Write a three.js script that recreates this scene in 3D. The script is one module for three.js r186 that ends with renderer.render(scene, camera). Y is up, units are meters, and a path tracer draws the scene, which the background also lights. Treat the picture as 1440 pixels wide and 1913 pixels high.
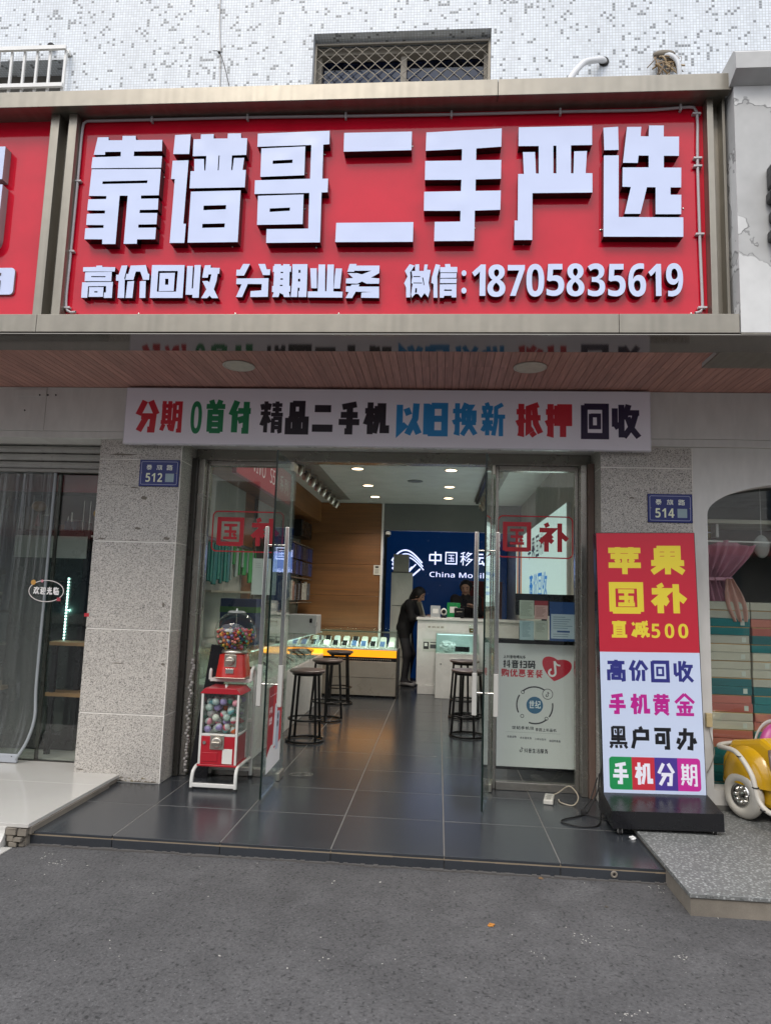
import * as THREE from 'three';
import { RoundedBoxGeometry } from 'three/addons/geometries/RoundedBoxGeometry.js';
import { mergeGeometries } from 'three/addons/utils/BufferGeometryUtils.js';
import { FontLoader } from 'three/addons/loaders/FontLoader.js';
import { RectAreaLightUniformsLib } from 'three/addons/lights/RectAreaLightUniformsLib.js';

// ---------------------------------------------------------------- camera, sky, sun, exposure
const scene = new THREE.Scene();
const PW = 1440, PH = 1913, FOC = 1294.08;
const camera = new THREE.PerspectiveCamera(2 * Math.atan(PH / 2 / FOC) * 180 / Math.PI, 770 / 1024, 0.05, 400);
camera.position.set(0.5413, 1.41, 3.8424);
camera.rotation.order = 'YXZ';
camera.rotation.set(0.1217, 0.0797, 0.0318);
camera.updateMatrixWorld(true);

const SKY_L = 1.9;                                       // overcast sky, brightest at the zenith
{
  const w = 256, h = 128, d = new Float32Array(w * h * 4);
  for (let y = 0; y < h; y++) {
    const el = ((y + 0.5) / h - 0.5) * Math.PI, s = Math.max(0, Math.sin(el));
    const L = el > 0 ? SKY_L * (1 + 2 * s) / 3 : SKY_L * 0.12;
    for (let x = 0; x < w; x++) d.set([L * 0.955, L * 0.985, L * 1.06, 1], (y * w + x) * 4);
  }
  const t = new THREE.DataTexture(d, w, h, THREE.RGBAFormat, THREE.FloatType);
  t.mapping = THREE.EquirectangularReflectionMapping; t.magFilter = THREE.LinearFilter; t.needsUpdate = true;
  scene.background = t; scene.environment = t;
}
const sun = new THREE.DirectionalLight(0xfff4e6, 0.9);
sun.position.set(-4, 16, 11); sun.target.position.set(0, 1, -1);
sun.castShadow = true; sun.shadow.radius = 40; sun.shadow.mapSize.set(2048, 2048);
Object.assign(sun.shadow.camera, { left: -9, right: 9, top: 9, bottom: -9, near: 1, far: 50 });
sun.name = 'sun'; sun.target.name = 'sun_target'; scene.add(sun, sun.target);
RectAreaLightUniformsLib.init();

const renderer = new THREE.WebGLRenderer({ antialias: true });
renderer.setSize(770, 1024);
renderer.toneMapping = THREE.LinearToneMapping;
renderer.toneMappingExposure = 1.55;
renderer.shadowMap.enabled = true;

// ---------------------------------------------------------------- pixel -> place (a pixel gives a direction; the plane gives the distance)
const ray = (u, v) => new THREE.Vector3((u - PW / 2) / FOC, -(v - PH / 2) / FOC, -1).transformDirection(camera.matrixWorld);
function on(axis, u, v, val) { const d = ray(u, v), c = camera.position; return c.clone().addScaledVector(d, (val - c[axis]) / d[axis]); }
const onZ = (u, v, z) => on('z', u, v, z), onY = (u, v, y) => on('y', u, v, y), onX = (u, v, x) => on('x', u, v, x);

// ---------------------------------------------------------------- helpers
let seed = 7;
const rnd = () => { seed = (seed + 0x6d2b79f5) | 0; let t = Math.imul(seed ^ (seed >>> 15), 1 | seed); t = (t + Math.imul(t ^ (t >>> 7), 61 | t)) ^ t; return ((t ^ (t >>> 14)) >>> 0) / 4294967296; };
const rr = (a, b) => a + (b - a) * rnd();
const taken = {};
const numbered = (n) => { const k = taken[n] = (taken[n] ?? -1) + 1; return k ? n + '_' + String(k).padStart(3, '0') : n; };
const V = (x, y, z) => new THREE.Vector3(x, y, z);
function boxUV(g) {                                      // texture coordinates in metres, by the way each face points
  const p = g.attributes.position, n = g.attributes.normal, uv = new Float32Array(p.count * 2);
  for (let i = 0; i < p.count; i++) {
    const ax = Math.abs(n.getX(i)), ay = Math.abs(n.getY(i)), az = Math.abs(n.getZ(i)), x = p.getX(i), y = p.getY(i), z = p.getZ(i);
    uv.set(ay >= ax && ay >= az ? [x, z] : ax >= az ? [z, y] : [x, y], i * 2);
  }
  g.setAttribute('uv', new THREE.BufferAttribute(uv, 2));
  return g;
}
const flat = (g) => { const q = g.index ? g.toNonIndexed() : g; for (const k of Object.keys(q.attributes)) if (!['position', 'normal', 'uv', 'color'].includes(k)) q.deleteAttribute(k); return q; };
const merge = (gs) => gs.length === 1 ? gs[0] : mergeGeometries(gs.map(flat));
const bx = (x0, x1, y0, y1, z0, z1) => boxUV(new THREE.BoxGeometry(x1 - x0, y1 - y0, z1 - z0).translate((x0 + x1) / 2, (y0 + y1) / 2, (z0 + z1) / 2));
const rbx = (x0, x1, y0, y1, z0, z1, r = 0.004, s = 2) => boxUV(flat(new RoundedBoxGeometry(x1 - x0, y1 - y0, z1 - z0, s, r)).translate((x0 + x1) / 2, (y0 + y1) / 2, (z0 + z1) / 2));
const cyl = (r0, r1, h, n = 20) => new THREE.CylinderGeometry(r0, r1, h, n);
const at = (g, x, y, z) => g.translate(x, y, z);
function rod(a, b, r, n = 10, r2 = r) {                   // a straight round bar
  const d = b.clone().sub(a), g = new THREE.CylinderGeometry(r2, r, d.length(), n);
  g.applyQuaternion(new THREE.Quaternion().setFromUnitVectors(V(0, 1, 0), d.normalize()));
  return g.translate((a.x + b.x) / 2, (a.y + b.y) / 2, (a.z + b.z) / 2);
}
function bar(a, b, w, d) {                               // a straight square bar
  const dir = b.clone().sub(a), g = new THREE.BoxGeometry(w, dir.length(), d);
  g.applyQuaternion(new THREE.Quaternion().setFromUnitVectors(V(0, 1, 0), dir.normalize()));
  return boxUV(g.translate((a.x + b.x) / 2, (a.y + b.y) / 2, (a.z + b.z) / 2));
}
const tube = (pts, r, seg = 40, n = 8, closed = false, tension = 0.5) => new THREE.TubeGeometry(new THREE.CatmullRomCurve3(pts, closed, 'catmullrom', tension), seg, r, n, closed);
const ring = (R, r, n = 36) => new THREE.TorusGeometry(R, r, 8, n).rotateX(Math.PI / 2);
function extr(pts, depth, holes = [], bevel = 0) {
  const s = new THREE.Shape(pts.map((p) => new THREE.Vector2(p[0], p[1])));
  for (const h of holes) s.holes.push(new THREE.Path(h.map((p) => new THREE.Vector2(p[0], p[1]))));
  return new THREE.ExtrudeGeometry(s, { depth, bevelEnabled: bevel > 0, bevelSize: bevel, bevelThickness: bevel, bevelSegments: 2, curveSegments: 24 });
}
const lathe = (pts, n = 32) => new THREE.LatheGeometry(pts.map((p) => new THREE.Vector2(p[0], p[1])), n);

function obj(name, g, m, parent = scene) {
  const o = new THREE.Mesh(Array.isArray(g) ? merge(g) : g, m);
  o.name = parent === scene ? numbered(name) : name; o.castShadow = o.receiveShadow = true;
  parent.add(o); return o;
}
function tag(o, label, category, group) { Object.assign(o.userData, { label, category }); if (group) o.userData.group = group; return o; }
function thing(name, label, category, pos = [0, 0, 0], turn = 0, group) {
  const o = new THREE.Group(); o.name = numbered(name); o.position.set(...pos); o.rotation.y = turn; scene.add(o);
  return tag(o, label, category, group);
}
function part(name, parent) { const o = new THREE.Group(); o.name = name; parent.add(o); return o; }
function struct(name, g, m, label) { const o = g ? obj(name, g, m) : part(numbered(name), scene); o.userData.kind = 'structure'; if (label) o.userData.label = label; return o; }
function dup(root, pos, turn, label, group) {
  const r = root.clone(); r.name = numbered(root.name.replace(/_\d{3}$/, '')); scene.add(r); r.userData = { ...root.userData };
  if (pos) r.position.set(...pos);
  if (turn !== undefined) r.rotation.y = turn;
  if (label) r.userData.label = label;
  if (group) r.userData.group = group;
  return r;
}

// ---------------------------------------------------------------- textures
function hash(x, y, s) { let h = Math.imul(x, 374761393) + Math.imul(y, 668265263) + Math.imul(s, 2147483647 ^ 0x5bd1e995); h = Math.imul(h ^ (h >>> 13), 1274126177); return ((h ^ (h >>> 16)) >>> 0) / 4294967296; }
const grids = new Map();
function vnoise(x, y, per, s) {                          // value noise that repeats every per cells
  const key = per * 4096 + s; let g = grids.get(key);
  if (!g) { g = new Float32Array(per * per); for (let j = 0; j < per; j++) for (let i = 0; i < per; i++) g[j * per + i] = hash(i, j, s); grids.set(key, g); }
  const ix = Math.floor(x), iy = Math.floor(y), fx = x - ix, fy = y - iy, a = fx * fx * (3 - 2 * fx), b = fy * fy * (3 - 2 * fy);
  const x0 = ((ix % per) + per) % per, y0 = (((iy % per) + per) % per) * per, x1 = (x0 + 1) % per, y1 = (y0 + per) % (per * per);
  return (g[y0 + x0] * (1 - a) + g[y0 + x1] * a) * (1 - b) + (g[y1 + x0] * (1 - a) + g[y1 + x1] * a) * b;
}
const fbm = (u, v, base, oct, s) => { let t = 0, a = 0.5, n = 0; for (let k = 0, p = base; k < oct; k++, p *= 2, a *= 0.55) { t += a * vnoise(u * p, v * p, p, s + k); n += a; } return t / n; };
function tex(n, fn, metres = 1, srgb = true, m = n) {      // fn(u, v, x, y) -> [r, g, b] in 0..1, or one number
  const d = new Uint8Array(n * m * 4);
  for (let y = 0; y < m; y++) for (let x = 0; x < n; x++) {
    const c = fn(x / n, y / m, x, y), o = (y * n + x) * 4;
    if (typeof c === 'number') d[o] = d[o + 1] = d[o + 2] = Math.max(0, Math.min(255, c * 255));
    else for (let k = 0; k < 3; k++) d[o + k] = Math.max(0, Math.min(255, c[k] * 255));
    d[o + 3] = 255;
  }
  const t = new THREE.DataTexture(d, n, m); t.wrapS = t.wrapT = THREE.RepeatWrapping; t.magFilter = THREE.LinearFilter; t.minFilter = THREE.LinearMipmapLinearFilter; t.generateMipmaps = true;
  if (srgb) t.colorSpace = THREE.SRGBColorSpace;
  t.repeat.set(1 / metres, 1 / (metres * m / n)); t.needsUpdate = true; return t;
}
const std = (color, roughness = 0.6, o = {}) => new THREE.MeshStandardMaterial({ color, roughness, ...o });
const phys = (color, roughness = 0.4, o = {}) => new THREE.MeshPhysicalMaterial({ color, roughness, ...o });
const mix3 = (a, b, t) => a.map((q, i) => q + (b[i] - q) * t);
const hex = (h) => [(h >> 16 & 255) / 255, (h >> 8 & 255) / 255, (h & 255) / 255];
// a mottled paint or plastic: one colour with fine and coarse unevenness of its own
const grainTex = tex(512, (u, v) => { const c = 0.9 + 0.1 * (fbm(u, v, 6, 5, 11) * 1.4 - 0.2); return c; }, 1.3);
const roughTex = tex(512, (u, v) => 0.55 + 0.5 * (fbm(u, v, 8, 5, 23) - 0.3), 0.9, false);
const paint = (color, roughness = 0.6, o = {}) => std(color, roughness, { map: grainTex, roughnessMap: roughTex, ...o });

const M = {};
M.asphalt = (() => {
  const map = tex(1024, (u, v, x, y) => {
    const c = 0.5 * fbm(u, v, 4, 4, 1) + 0.5 * fbm(u, v, 15, 3, 5), f = hash(x, y, 3), g = vnoise(u * 256, v * 256, 256, 9);
    let t = 0.292 + 0.075 * (c - 0.5) + 0.07 * (g - 0.5) + 0.06 * (f - 0.5);
    if (hash(x >> 1, y >> 1, 77) > 0.9962) t += 0.13;
    if (g < 0.14) t -= 0.07;
    return [t * 1.0, t * 0.985, t * 0.985];
  }, 2.2);
  const b = tex(1024, (u, v, x, y) => 0.6 * vnoise(u * 300, v * 300, 300, 9) + 0.4 * hash(x, y, 4), 2.2, false);
  return std(0xffffff, 0.93, { map, bumpMap: b, bumpScale: 0.004, vertexColors: true });
})();
M.slate = (k) => {
  const map = tex(512, (u, v, x, y) => {
    const a = fbm(u + 0.31 * k, v + 0.17 * k, 3, 5, 31 + k), s = fbm(u, v * 4, 12, 3, 41 + k), f = hash(x, y, 8);
    const t = 0.207 + 0.03 * (a - 0.5) + 0.018 * (s - 0.5) + 0.02 * (f - 0.5) + (k - 1) * 0.005;
    return [t * 0.97, t * 1.02, t * 1.09];
  }, 1.2);
  const r = tex(512, (u, v, x, y) => 0.5 + 0.05 * (fbm(u, v * 3, 8, 3, 51 + k) - 0.5), 1.2, false);
  return std(0xffffff, 0.46, { map, roughnessMap: r });
};
M.tiles = [0, 1, 2].map(M.slate);
M.grout = std(0x716e69, 0.95, { map: grainTex });
M.granite = [0, 1].map((k) => {
  const map = tex(1024, (u, v, x, y) => {
    const w = 5 * vnoise(u * 160, v * 160, 160, 61 + k), g = hash((x + w * 1.3) / 4.5 | 0, (y + w) / 4 | 0, 65 + k), a = fbm(u, v, 5, 4, 67 + k), q = hash(x >> 1, y >> 1, 3);
    let t = 0.715 + 0.05 * (a - 0.5) + 0.1 * (q - 0.5);
    if (g < 0.13) t -= 0.3; else if (g < 0.36) t -= 0.12; else if (g > 0.85) t += 0.06;
    return [t, t * 0.97, t * 0.925];
  }, 1.0);
  return std(0xffffff, 0.5, { map });
});
M.whiteGrout = std(0xdcd8d0, 0.9);
const MC = 0.0228;
M.mosaic = (() => {
  const n = 160, px = 12, dark = new Uint8Array(n * n);
  for (let k = 0; k < 1750; k++) {
    const i = (hash(k, 1, 5) * n) | 0, j = (hash(k, 2, 5) * n) | 0, q = hash(k, 3, 5);
    dark[j * n + i] = 1 + ((hash(k, 4, 5) * 3) | 0);
    if (q < 0.1) dark[j * n + (i + 1) % n] = 1; else if (q < 0.2) dark[((j + 1) % n) * n + i] = 1; else if (q < 0.27) dark[((j + 1) % n) * n + (i + 1) % n] = 2;
  }
  const map = tex(n * px, (u, v, x, y) => {
    const i = (x / px) | 0, j = (y / px) | 0, a = x % px, b = y % px, joint = a < 2 || b < 2, st = 0.6 * fbm(u, v, 6, 4, 81) + 0.4 * vnoise(u * 50, v * 4, 50, 83);
    if (joint) { const t = 0.7 + 0.08 * (st - 0.5); return [t * 0.98, t, t * 1.01]; }
    const k = dark[j * n + i], h = hash(i, j, 6);
    if (k) { const t = 0.5 + 0.07 * (h - 0.5); return [t * 0.96, t, t * 1.03]; }
    const t = 0.825 + 0.06 * (h - 0.5) + 0.1 * (st - 0.5); return [t * 0.97, t, t * 1.03];
  }, n * MC);
  const b = tex(n * px / 2, (u, v, x, y) => (x % 6 < 1 || y % 6 < 1 ? 0.1 : 0.9), n * MC, false);
  return std(0xffffff, 0.42, { map, bumpMap: b, bumpScale: 0.0015 });
})();
M.steel = (() => {                                       // dull stainless cladding, weathered
  const map = tex(512, (u, v) => { const s = vnoise(u * 60, v * 3, 60, 91) * 0.5 + fbm(u, v, 3, 4, 93) * 0.5, sp = fbm(u, v, 30, 2, 95); const t = 0.545 + 0.09 * (s - 0.5) + 0.03 * (sp - 0.5); return [t, t * 0.96, t * 0.88]; }, 1.4);
  const r = tex(512, (u, v) => 0.46 + 0.1 * (fbm(u, v, 5, 5, 97) - 0.5) + 0.1 * (vnoise(u * 80, v * 4, 80, 99) - 0.5), 1.4, false);
  return std(0xffffff, 0.8, { map, roughnessMap: r, metalness: 0.72 });
})();
M.mirrorSteel = std(0x938d84, 0.06, { metalness: 0.85, map: grainTex });
M.chrome = std(0xe2dfd8, 0.16, { metalness: 1 });
M.satin = std(0xcfc8bb, 0.3, { metalness: 0.9, map: grainTex });
M.frame = std(0xa8a49c, 0.38, { metalness: 0.75, map: grainTex, roughnessMap: roughTex });
M.darkFrame = paint(0x3a3732, 0.5);
M.glass = phys(0xfafdfb, 0.02, { transmission: 1, thickness: 0, ior: 1.5 });
M.greenGlass = phys(0xf0f8f4, 0.02, { transmission: 1, thickness: 0, ior: 1.5 });
M.glassEdge = phys(0x10201c, 0.15, {});
M.pvc = phys(0xc4c8c3, 0.12, { transmission: 0.9, thickness: 0, ior: 1.45 });
M.wallWhite = (() => {
  const map = tex(512, (u, v) => { const a = fbm(u, v, 4, 5, 101), b = fbm(u * 4, v, 12, 3, 103); const t = 0.8 + 0.08 * (a - 0.5) + 0.05 * (b - 0.5); return [t, t * 0.99, t * 0.965]; }, 1.7);
  return std(0xffffff, 0.8, { map, bumpMap: roughTex, bumpScale: 0.001 });
})();
M.peel = (() => {                                        // white paint flaking off grey filler
  const map = tex(1024, (u, v) => { const a = fbm(u, v, 3, 6, 111), b = fbm(u, v, 20, 3, 113); const p = a > 0.575, e = Math.abs(a - 0.575) < 0.006; let t = (p ? 0.7 : 0.8) + 0.06 * (b - 0.5); if (e) t -= 0.14; return [t, t, t * 0.99]; }, 1.5);
  const bp = tex(1024, (u, v) => (fbm(u, v, 3, 6, 111) > 0.575 ? 0.2 : 0.9), 1.5, false);
  return std(0xffffff, 0.85, { map, bumpMap: bp, bumpScale: 0.003 });
})();
M.concrete = (() => { const map = tex(512, (u, v, x, y) => { const a = fbm(u, v, 4, 6, 121); const t = 0.47 + 0.22 * (a - 0.5) + 0.05 * (hash(x, y, 2) - 0.5); return [t, t * 0.94, t * 0.85]; }, 0.8); return std(0xffffff, 0.95, { map, bumpMap: map, bumpScale: 0.004 }); })();
M.terrazzo = (() => {
  const map = tex(1024, (u, v, x, y) => {
    const cu = u * 80, cv = v * 80; let best = 9; const ix = Math.floor(cu), iy = Math.floor(cv); let col = 0;
    for (let j = -1; j <= 1; j++) for (let i = -1; i <= 1; i++) { const a = (ix + i + 80) % 80, b = (iy + j + 80) % 80; const dx = cu - ix - i - hash(a, b, 1), dy = cv - iy - j - hash(a, b, 2), d = Math.hypot(dx * (0.7 + 0.7 * hash(a, b, 3)), dy); if (d < best) { best = d; col = hash(a, b, 4); } }
    const base = 0.415 + 0.05 * (fbm(u, v, 6, 4, 131) - 0.5) + 0.05 * (hash(x, y, 9) - 0.5);
    const t = best < 0.2 + 0.14 * col ? (col > 0.3 ? 0.5 + 0.12 * col : 0.32) : base; return [t, t * 1.01, t * 0.99];
  }, 1.5);
  return std(0xffffff, 0.55, { map });
})();
M.cream = std(0xffffff, 0.13, { map: tex(512, (u, v) => { const t = 0.73 + 0.05 * (fbm(u, v, 3, 5, 141) - 0.5); return [t, t * 0.985, t * 0.95]; }, 1.6) });
M.soffit = [0, 1, 2].map((k) => std(0xffffff, 0.5, { map: tex(256, (u, v) => { const s = vnoise(u * 40, v * 3, 40, 151 + k), g = vnoise(u * 90, v * 6, 90, 155 + k); const t = 0.94 + 0.14 * (s - 0.5) + 0.09 * (g - 0.5) + (k - 1) * 0.03; return [0.75 * t, 0.555 * t, 0.505 * t]; }, 0.5) }));
M.dark = std(0x1a1615, 0.9);
M.wood = std(0xffffff, 0.5, { map: tex(512, (u, v) => { const s = fbm(u * 1, v, 4, 4, 161), g = vnoise(u * 5, v * 110, 110, 163), w = vnoise(u * 2, v * 26, 26, 165); const t = 0.82 + 0.2 * (s - 0.5) + 0.1 * (g - 0.5) + 0.13 * (w - 0.5); return [0.6 * t, 0.405 * t, 0.235 * t]; }, 1.6) });
M.woodPlank = M.wood;
M.black = paint(0x17171a, 0.45);
M.blackMetal = std(0x1b1a1a, 0.35, { metalness: 0.4, map: grainTex });
M.white = paint(0xe4e3df, 0.45);
M.greyWall = paint(0x6f726f, 0.7);
M.ceiling = paint(0xd9dcda, 0.8);
M.signRed = phys(0xd0142f, 0.07, { map: grainTex, specularIntensity: 0.8 });
const rippleTex = tex(256, (u, v) => fbm(u, v, 2, 3, 171), 0.7, false);
M.acrylic = phys(0xc2cce8, 0.2, { bumpMap: rippleTex, bumpScale: 0.012 });
M.letterSide = phys(0x0d0a0d, 0.18);
M.rubber = std(0x1c1b1b, 0.8);
M.cable = std(0x141414, 0.6);
const glow = (color, k) => new THREE.MeshStandardMaterial({ color: 0x111111, emissive: color, emissiveIntensity: k, roughness: 0.6 });
function area(name, color, k, w, h, pos, look) { const l = new THREE.RectAreaLight(color, k, w, h); l.name = name; l.position.copy(pos); l.lookAt(look); scene.add(l); return l; }
// ---------------------------------------------------------------- writing: strokes of each character in a 100 x 100 box
const HAND = '4,28 38,28/22,6 22,88 10,86/4,60 38,50/';
const G = {
  二: '15,25 85,25/6,80 94,80', 手: '80,12 20,20/14,42 86,42/6,62 94,62/52,16 52,88 32,88',
  机: '4,30 46,30/26,6 26,95/24,36 8,68/28,40 42,60/56,16 56,55 44,92/56,16 80,16 80,84 95,84 95,70',
  分: '36,8 8,48/62,8 92,46/22,52 78,52 74,90 54,90/46,54 14,94',
  期: '6,22 54,22/16,8 16,68/42,8 42,68/16,38 42,38/16,53 42,53/4,68 56,68/18,74 8,92/40,74 50,90/64,14 64,60 56,94/64,14 90,14 90,92 76,92/66,38 88,38/66,60 88,60',
  首: '28,4 36,18/72,4 64,18/6,22 94,22/50,24 46,38/24,94 24,38 76,38 76,94/24,56 76,56/24,73 76,73/24,91 76,91',
  付: '32,6 8,46/24,34 24,95/38,34 96,34/76,8 76,90 58,90/48,50 58,68',
  精: '26,6 26,94/4,40 46,40/8,14 14,30/42,12 36,30/24,44 8,74/28,46 44,66/52,16 94,16/54,29 92,29/48,43 98,43/73,6 73,43/58,54 58,95/58,54 88,54 88,90 78,92/58,68 88,68/58,80 88,80',
  品: '28,12 72,12 72,42 28,42 28,8/10,56 42,56 42,90 10,90 10,52/58,56 90,56 90,90 58,90 58,52',
  以: '12,12 12,84 40,66/40,22 52,40/82,8 78,50 46,94/72,62 94,92', 旧: '12,8 12,94/32,14 88,14 88,90 32,90 32,10/32,50 88,50',
  换: HAND + '58,6 44,28/54,16 78,16 68,28/48,58 48,32 90,32 90,58/62,34 60,46/40,60 98,60/70,32 68,66 42,94/70,64 96,92',
  新: '24,4 30,14/6,18 50,18/16,22 20,36/40,22 36,36/4,40 52,40/8,58 50,58/28,40 28,94/24,62 8,82/34,64 48,80/88,8 62,18 62,54 52,94/62,42 98,42/82,42 82,96',
  抵: HAND + '88,8 50,18 50,80 66,72/50,44 96,44/72,14 78,60 96,86/62,84 74,94', 押: HAND + '48,14 94,14 94,58 48,58 48,10/48,36 94,36/71,14 71,96',
  回: '8,12 92,12 92,92 8,92 8,8/*34,36 66,36 66,68 34,68 34,32', 收: '10,16 10,66/34,6 34,95/8,68 34,58/60,6 44,46/54,28 98,28/86,30 72,64 42,94/56,40 70,70 96,94',
  高: '50,4 50,16/5,16 95,16/28,28 72,28 72,44 28,44 28,26/10,94 10,54 90,54 90,90 76,92/32,66 68,66 68,84 32,84 32,64',
  价: '30,6 6,48/22,36 22,95/64,6 36,48/64,8 96,46/52,48 52,66 40,94/76,46 76,95',
  国: '10,94 10,10 90,10 90,94/10,90 90,90/*27,29 73,29/*29,50 71,50/*26,71 74,71/*50,29 50,71/*61,56 69,65',
  补: '26,6 32,18/6,28 48,28 8,66/28,46 28,95/46,44 34,54/34,54 48,66/70,6 70,95/72,38 94,58',
  苹: '6,16 94,16/32,5 32,28/68,5 68,28/12,36 88,36/28,44 34,58/72,44 66,58/6,66 94,66/50,36 50,96',
  果: '22,10 78,10 78,46 22,46 22,8/*22,28 78,28/50,10 50,96/6,58 94,58/44,60 8,90/56,60 92,90',
  直: '8,16 92,16/50,4 46,30/24,90 24,30 76,30 76,90/*26,46 74,46/*26,60 74,60/*26,74 74,74/4,91 96,91',
  减: '8,14 18,28/6,86 22,52/26,22 94,22/32,22 32,56 22,92/40,38 62,38/42,52 60,52 60,72 42,72 42,50/68,6 76,56 94,90 97,72/92,40 80,66 58,94/82,6 90,14',
  黄: '10,16 90,16/34,5 34,30/66,5 66,30/4,32 96,32/20,44 80,44 80,76 20,76 20,42/20,60 80,60/50,32 50,76/34,80 12,95/64,80 88,95',
  金: '50,4 4,42/50,4 96,42/26,42 74,42/12,60 88,60/50,42 50,90/26,66 32,84/74,66 68,84/6,92 94,92',
  黑: '20,8 80,8 80,46 20,46 20,6/*34,18 38,34/*66,18 62,34/50,8 50,74/12,58 88,58/4,74 96,74/18,80 8,95/38,82 40,95/60,82 64,95/82,80 94,95',
  户: '46,4 54,16/18,22 84,22 84,54 18,54/18,20 18,60 6,95', 可: '4,14 96,14/78,14 78,90 58,90/18,36 54,36 54,68 18,68 18,34', 办: '14,30 78,30 74,90 54,88/46,6 42,54 10,94/16,48 8,72/86,48 95,70',
  泰: '14,12 86,12/18,26 82,26/6,40 94,40/50,4 42,40 8,70/58,40 92,68/50,54 50,92 40,92/28,62 36,72/42,76 20,90/72,60 60,72/60,74 82,90',
  旗: '24,4 28,16/4,22 48,22/18,22 18,56 6,94/18,44 40,44 36,88 26,90/60,4 50,24/56,16 96,16/54,32 96,32/62,26 62,76/86,26 86,76/62,48 86,48/62,62 86,62/48,78 98,78/62,84 52,95/84,84 96,95',
  路: '10,10 40,10 40,36 10,36 10,8/26,36 26,86/26,58 44,58/10,54 10,90/4,92 46,84/62,4 48,32/60,16 86,16 48,54/58,24 96,54/56,62 88,62 88,92 56,92 56,60',
  中: '8,26 92,26 92,66 8,66 8,24/50,4 50,96', 移: '40,6 8,16/4,36 48,36/26,12 26,95/24,42 8,74/30,46 46,62/68,4 50,26/66,14 90,14 48,46/62,24 72,32/74,44 52,68/72,54 96,54 48,96/66,64 78,74',
  动: '10,18 46,18/4,42 50,42/24,42 10,84 46,80/38,62 48,88/54,30 92,30 88,90 74,90/72,6 72,40 50,95',
  抖: HAND + '54,16 66,26/50,38 62,48/44,70 96,60/80,6 80,96', 音: '50,4 50,14/10,16 90,16/30,22 36,36/70,22 64,36/4,40 96,40/24,52 76,52 76,92 24,92 24,50/24,72 76,72',
  扫: HAND + '48,18 92,18 92,90/50,52 92,52/46,88 92,88', 码: '4,14 44,14/24,14 6,60/14,46 40,46 40,84 14,84 14,44/54,12 86,12 82,50/58,24 56,50 92,50 88,92 72,90/48,70 80,70',
  购: '8,66 8,12 40,12 40,66/24,22 24,60 6,94/30,72 42,90/62,6 48,40/58,24 92,24 88,90 74,90/70,36 56,72 82,68/76,54 86,76',
  优: '30,6 6,48/20,36 20,95/36,34 96,34/60,6 56,60 34,94/68,36 68,86 94,86 94,70/76,10 88,22',
  惠: '10,12 90,12/50,4 50,52/22,22 78,22 78,44 22,44 22,20/22,33 78,33/8,54 90,52/14,66 8,88/30,64 30,90 70,90 72,76/48,62 54,74/80,64 92,84',
  套: '8,14 92,14/50,4 8,44/56,16 94,44/32,30 32,62/32,32 72,32/34,43 70,43/34,53 70,53/6,64 94,64/40,66 22,90 80,88/66,74 84,94',
  餐: '30,4 30,18/30,12 46,12/16,18 44,18 12,40/24,26 32,34/54,10 86,10 58,38/60,18 92,38/50,34 4,62/50,34 96,62/28,58 72,58 72,76 28,76/28,58 28,94 46,88/50,76 88,94/28,67 72,67',
  上: '46,6 46,88/46,42 84,42/4,90 96,90', 吃: '8,20 36,20 36,70 8,70 8,18/58,6 44,36/52,22 96,22/48,44 86,44 48,88 94,88 94,74',
  喝: '8,20 32,20 32,70 8,70 8,18/48,8 88,8 88,38 48,38 48,6/48,22 88,22/52,44 40,64/46,52 94,52 90,92 76,92/54,66 54,82 80,82/70,58 58,72',
  玩: '6,16 42,16/6,46 40,46/24,16 24,80/4,84 44,76/54,18 90,18/46,42 98,42/62,42 60,70 44,94/78,42 78,88 96,88 96,74', 乐: '82,8 22,18 18,48 90,48/52,26 52,92 40,90/30,60 12,84/72,60 90,82',
  世: '4,34 96,34/22,10 22,88 90,88/50,6 50,66/76,8 76,66/50,66 76,66', 纪: '30,6 10,34 36,34 8,64 42,60/6,88 44,80/52,16 88,16 88,48 54,48/54,46 54,88 94,88 94,70',
  生: '28,8 10,44/22,28 90,28/14,58 86,58/4,90 96,90/52,6 52,90', 活: '12,8 24,20/6,34 18,46/8,90 24,60/88,8 44,16/34,38 98,38/66,14 66,60/44,60 88,60 88,92 44,92 44,58',
  服: '12,10 12,60 4,94/12,10 38,10 38,92 28,92/14,36 38,36/14,58 38,58/54,8 54,96/54,12 88,12 86,36 72,36/54,48 90,48 56,94/62,56 96,94',
  务: '40,4 14,36/34,16 76,16 30,52/30,20 50,36 96,50/14,64 86,64 80,92 60,92/50,54 44,76 14,94',
  欢: '6,20 40,20 38,40 6,90/10,38 42,84/60,6 48,36/58,22 94,22 86,42/70,36 68,60 44,94/70,58 96,94', 迎: '12,10 22,22/6,40 22,40 22,76/6,90 22,76 40,90 96,90/50,12 34,22 34,68 54,58/60,18 88,18 88,60 76,60/60,16 60,80',
  光: '50,6 50,44/20,14 32,36/80,14 68,36/4,46 96,46/38,46 36,70 8,94/62,46 62,88 94,88 94,72', 临: '10,14 10,80/26,6 26,95/52,6 38,36/48,22 94,22/62,28 72,42/42,52 90,52 90,92 42,92 42,50/66,52 66,92',
  系: '80,6 20,14/46,14 24,32 66,34 18,58 88,56/68,44 88,64/50,58 50,92 38,90/28,68 10,86/70,68 90,86', 列: '4,14 56,14/28,14 8,56/22,34 50,34 40,66 8,94/20,52 32,64/68,16 68,70/90,6 90,92 76,90',
};
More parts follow.
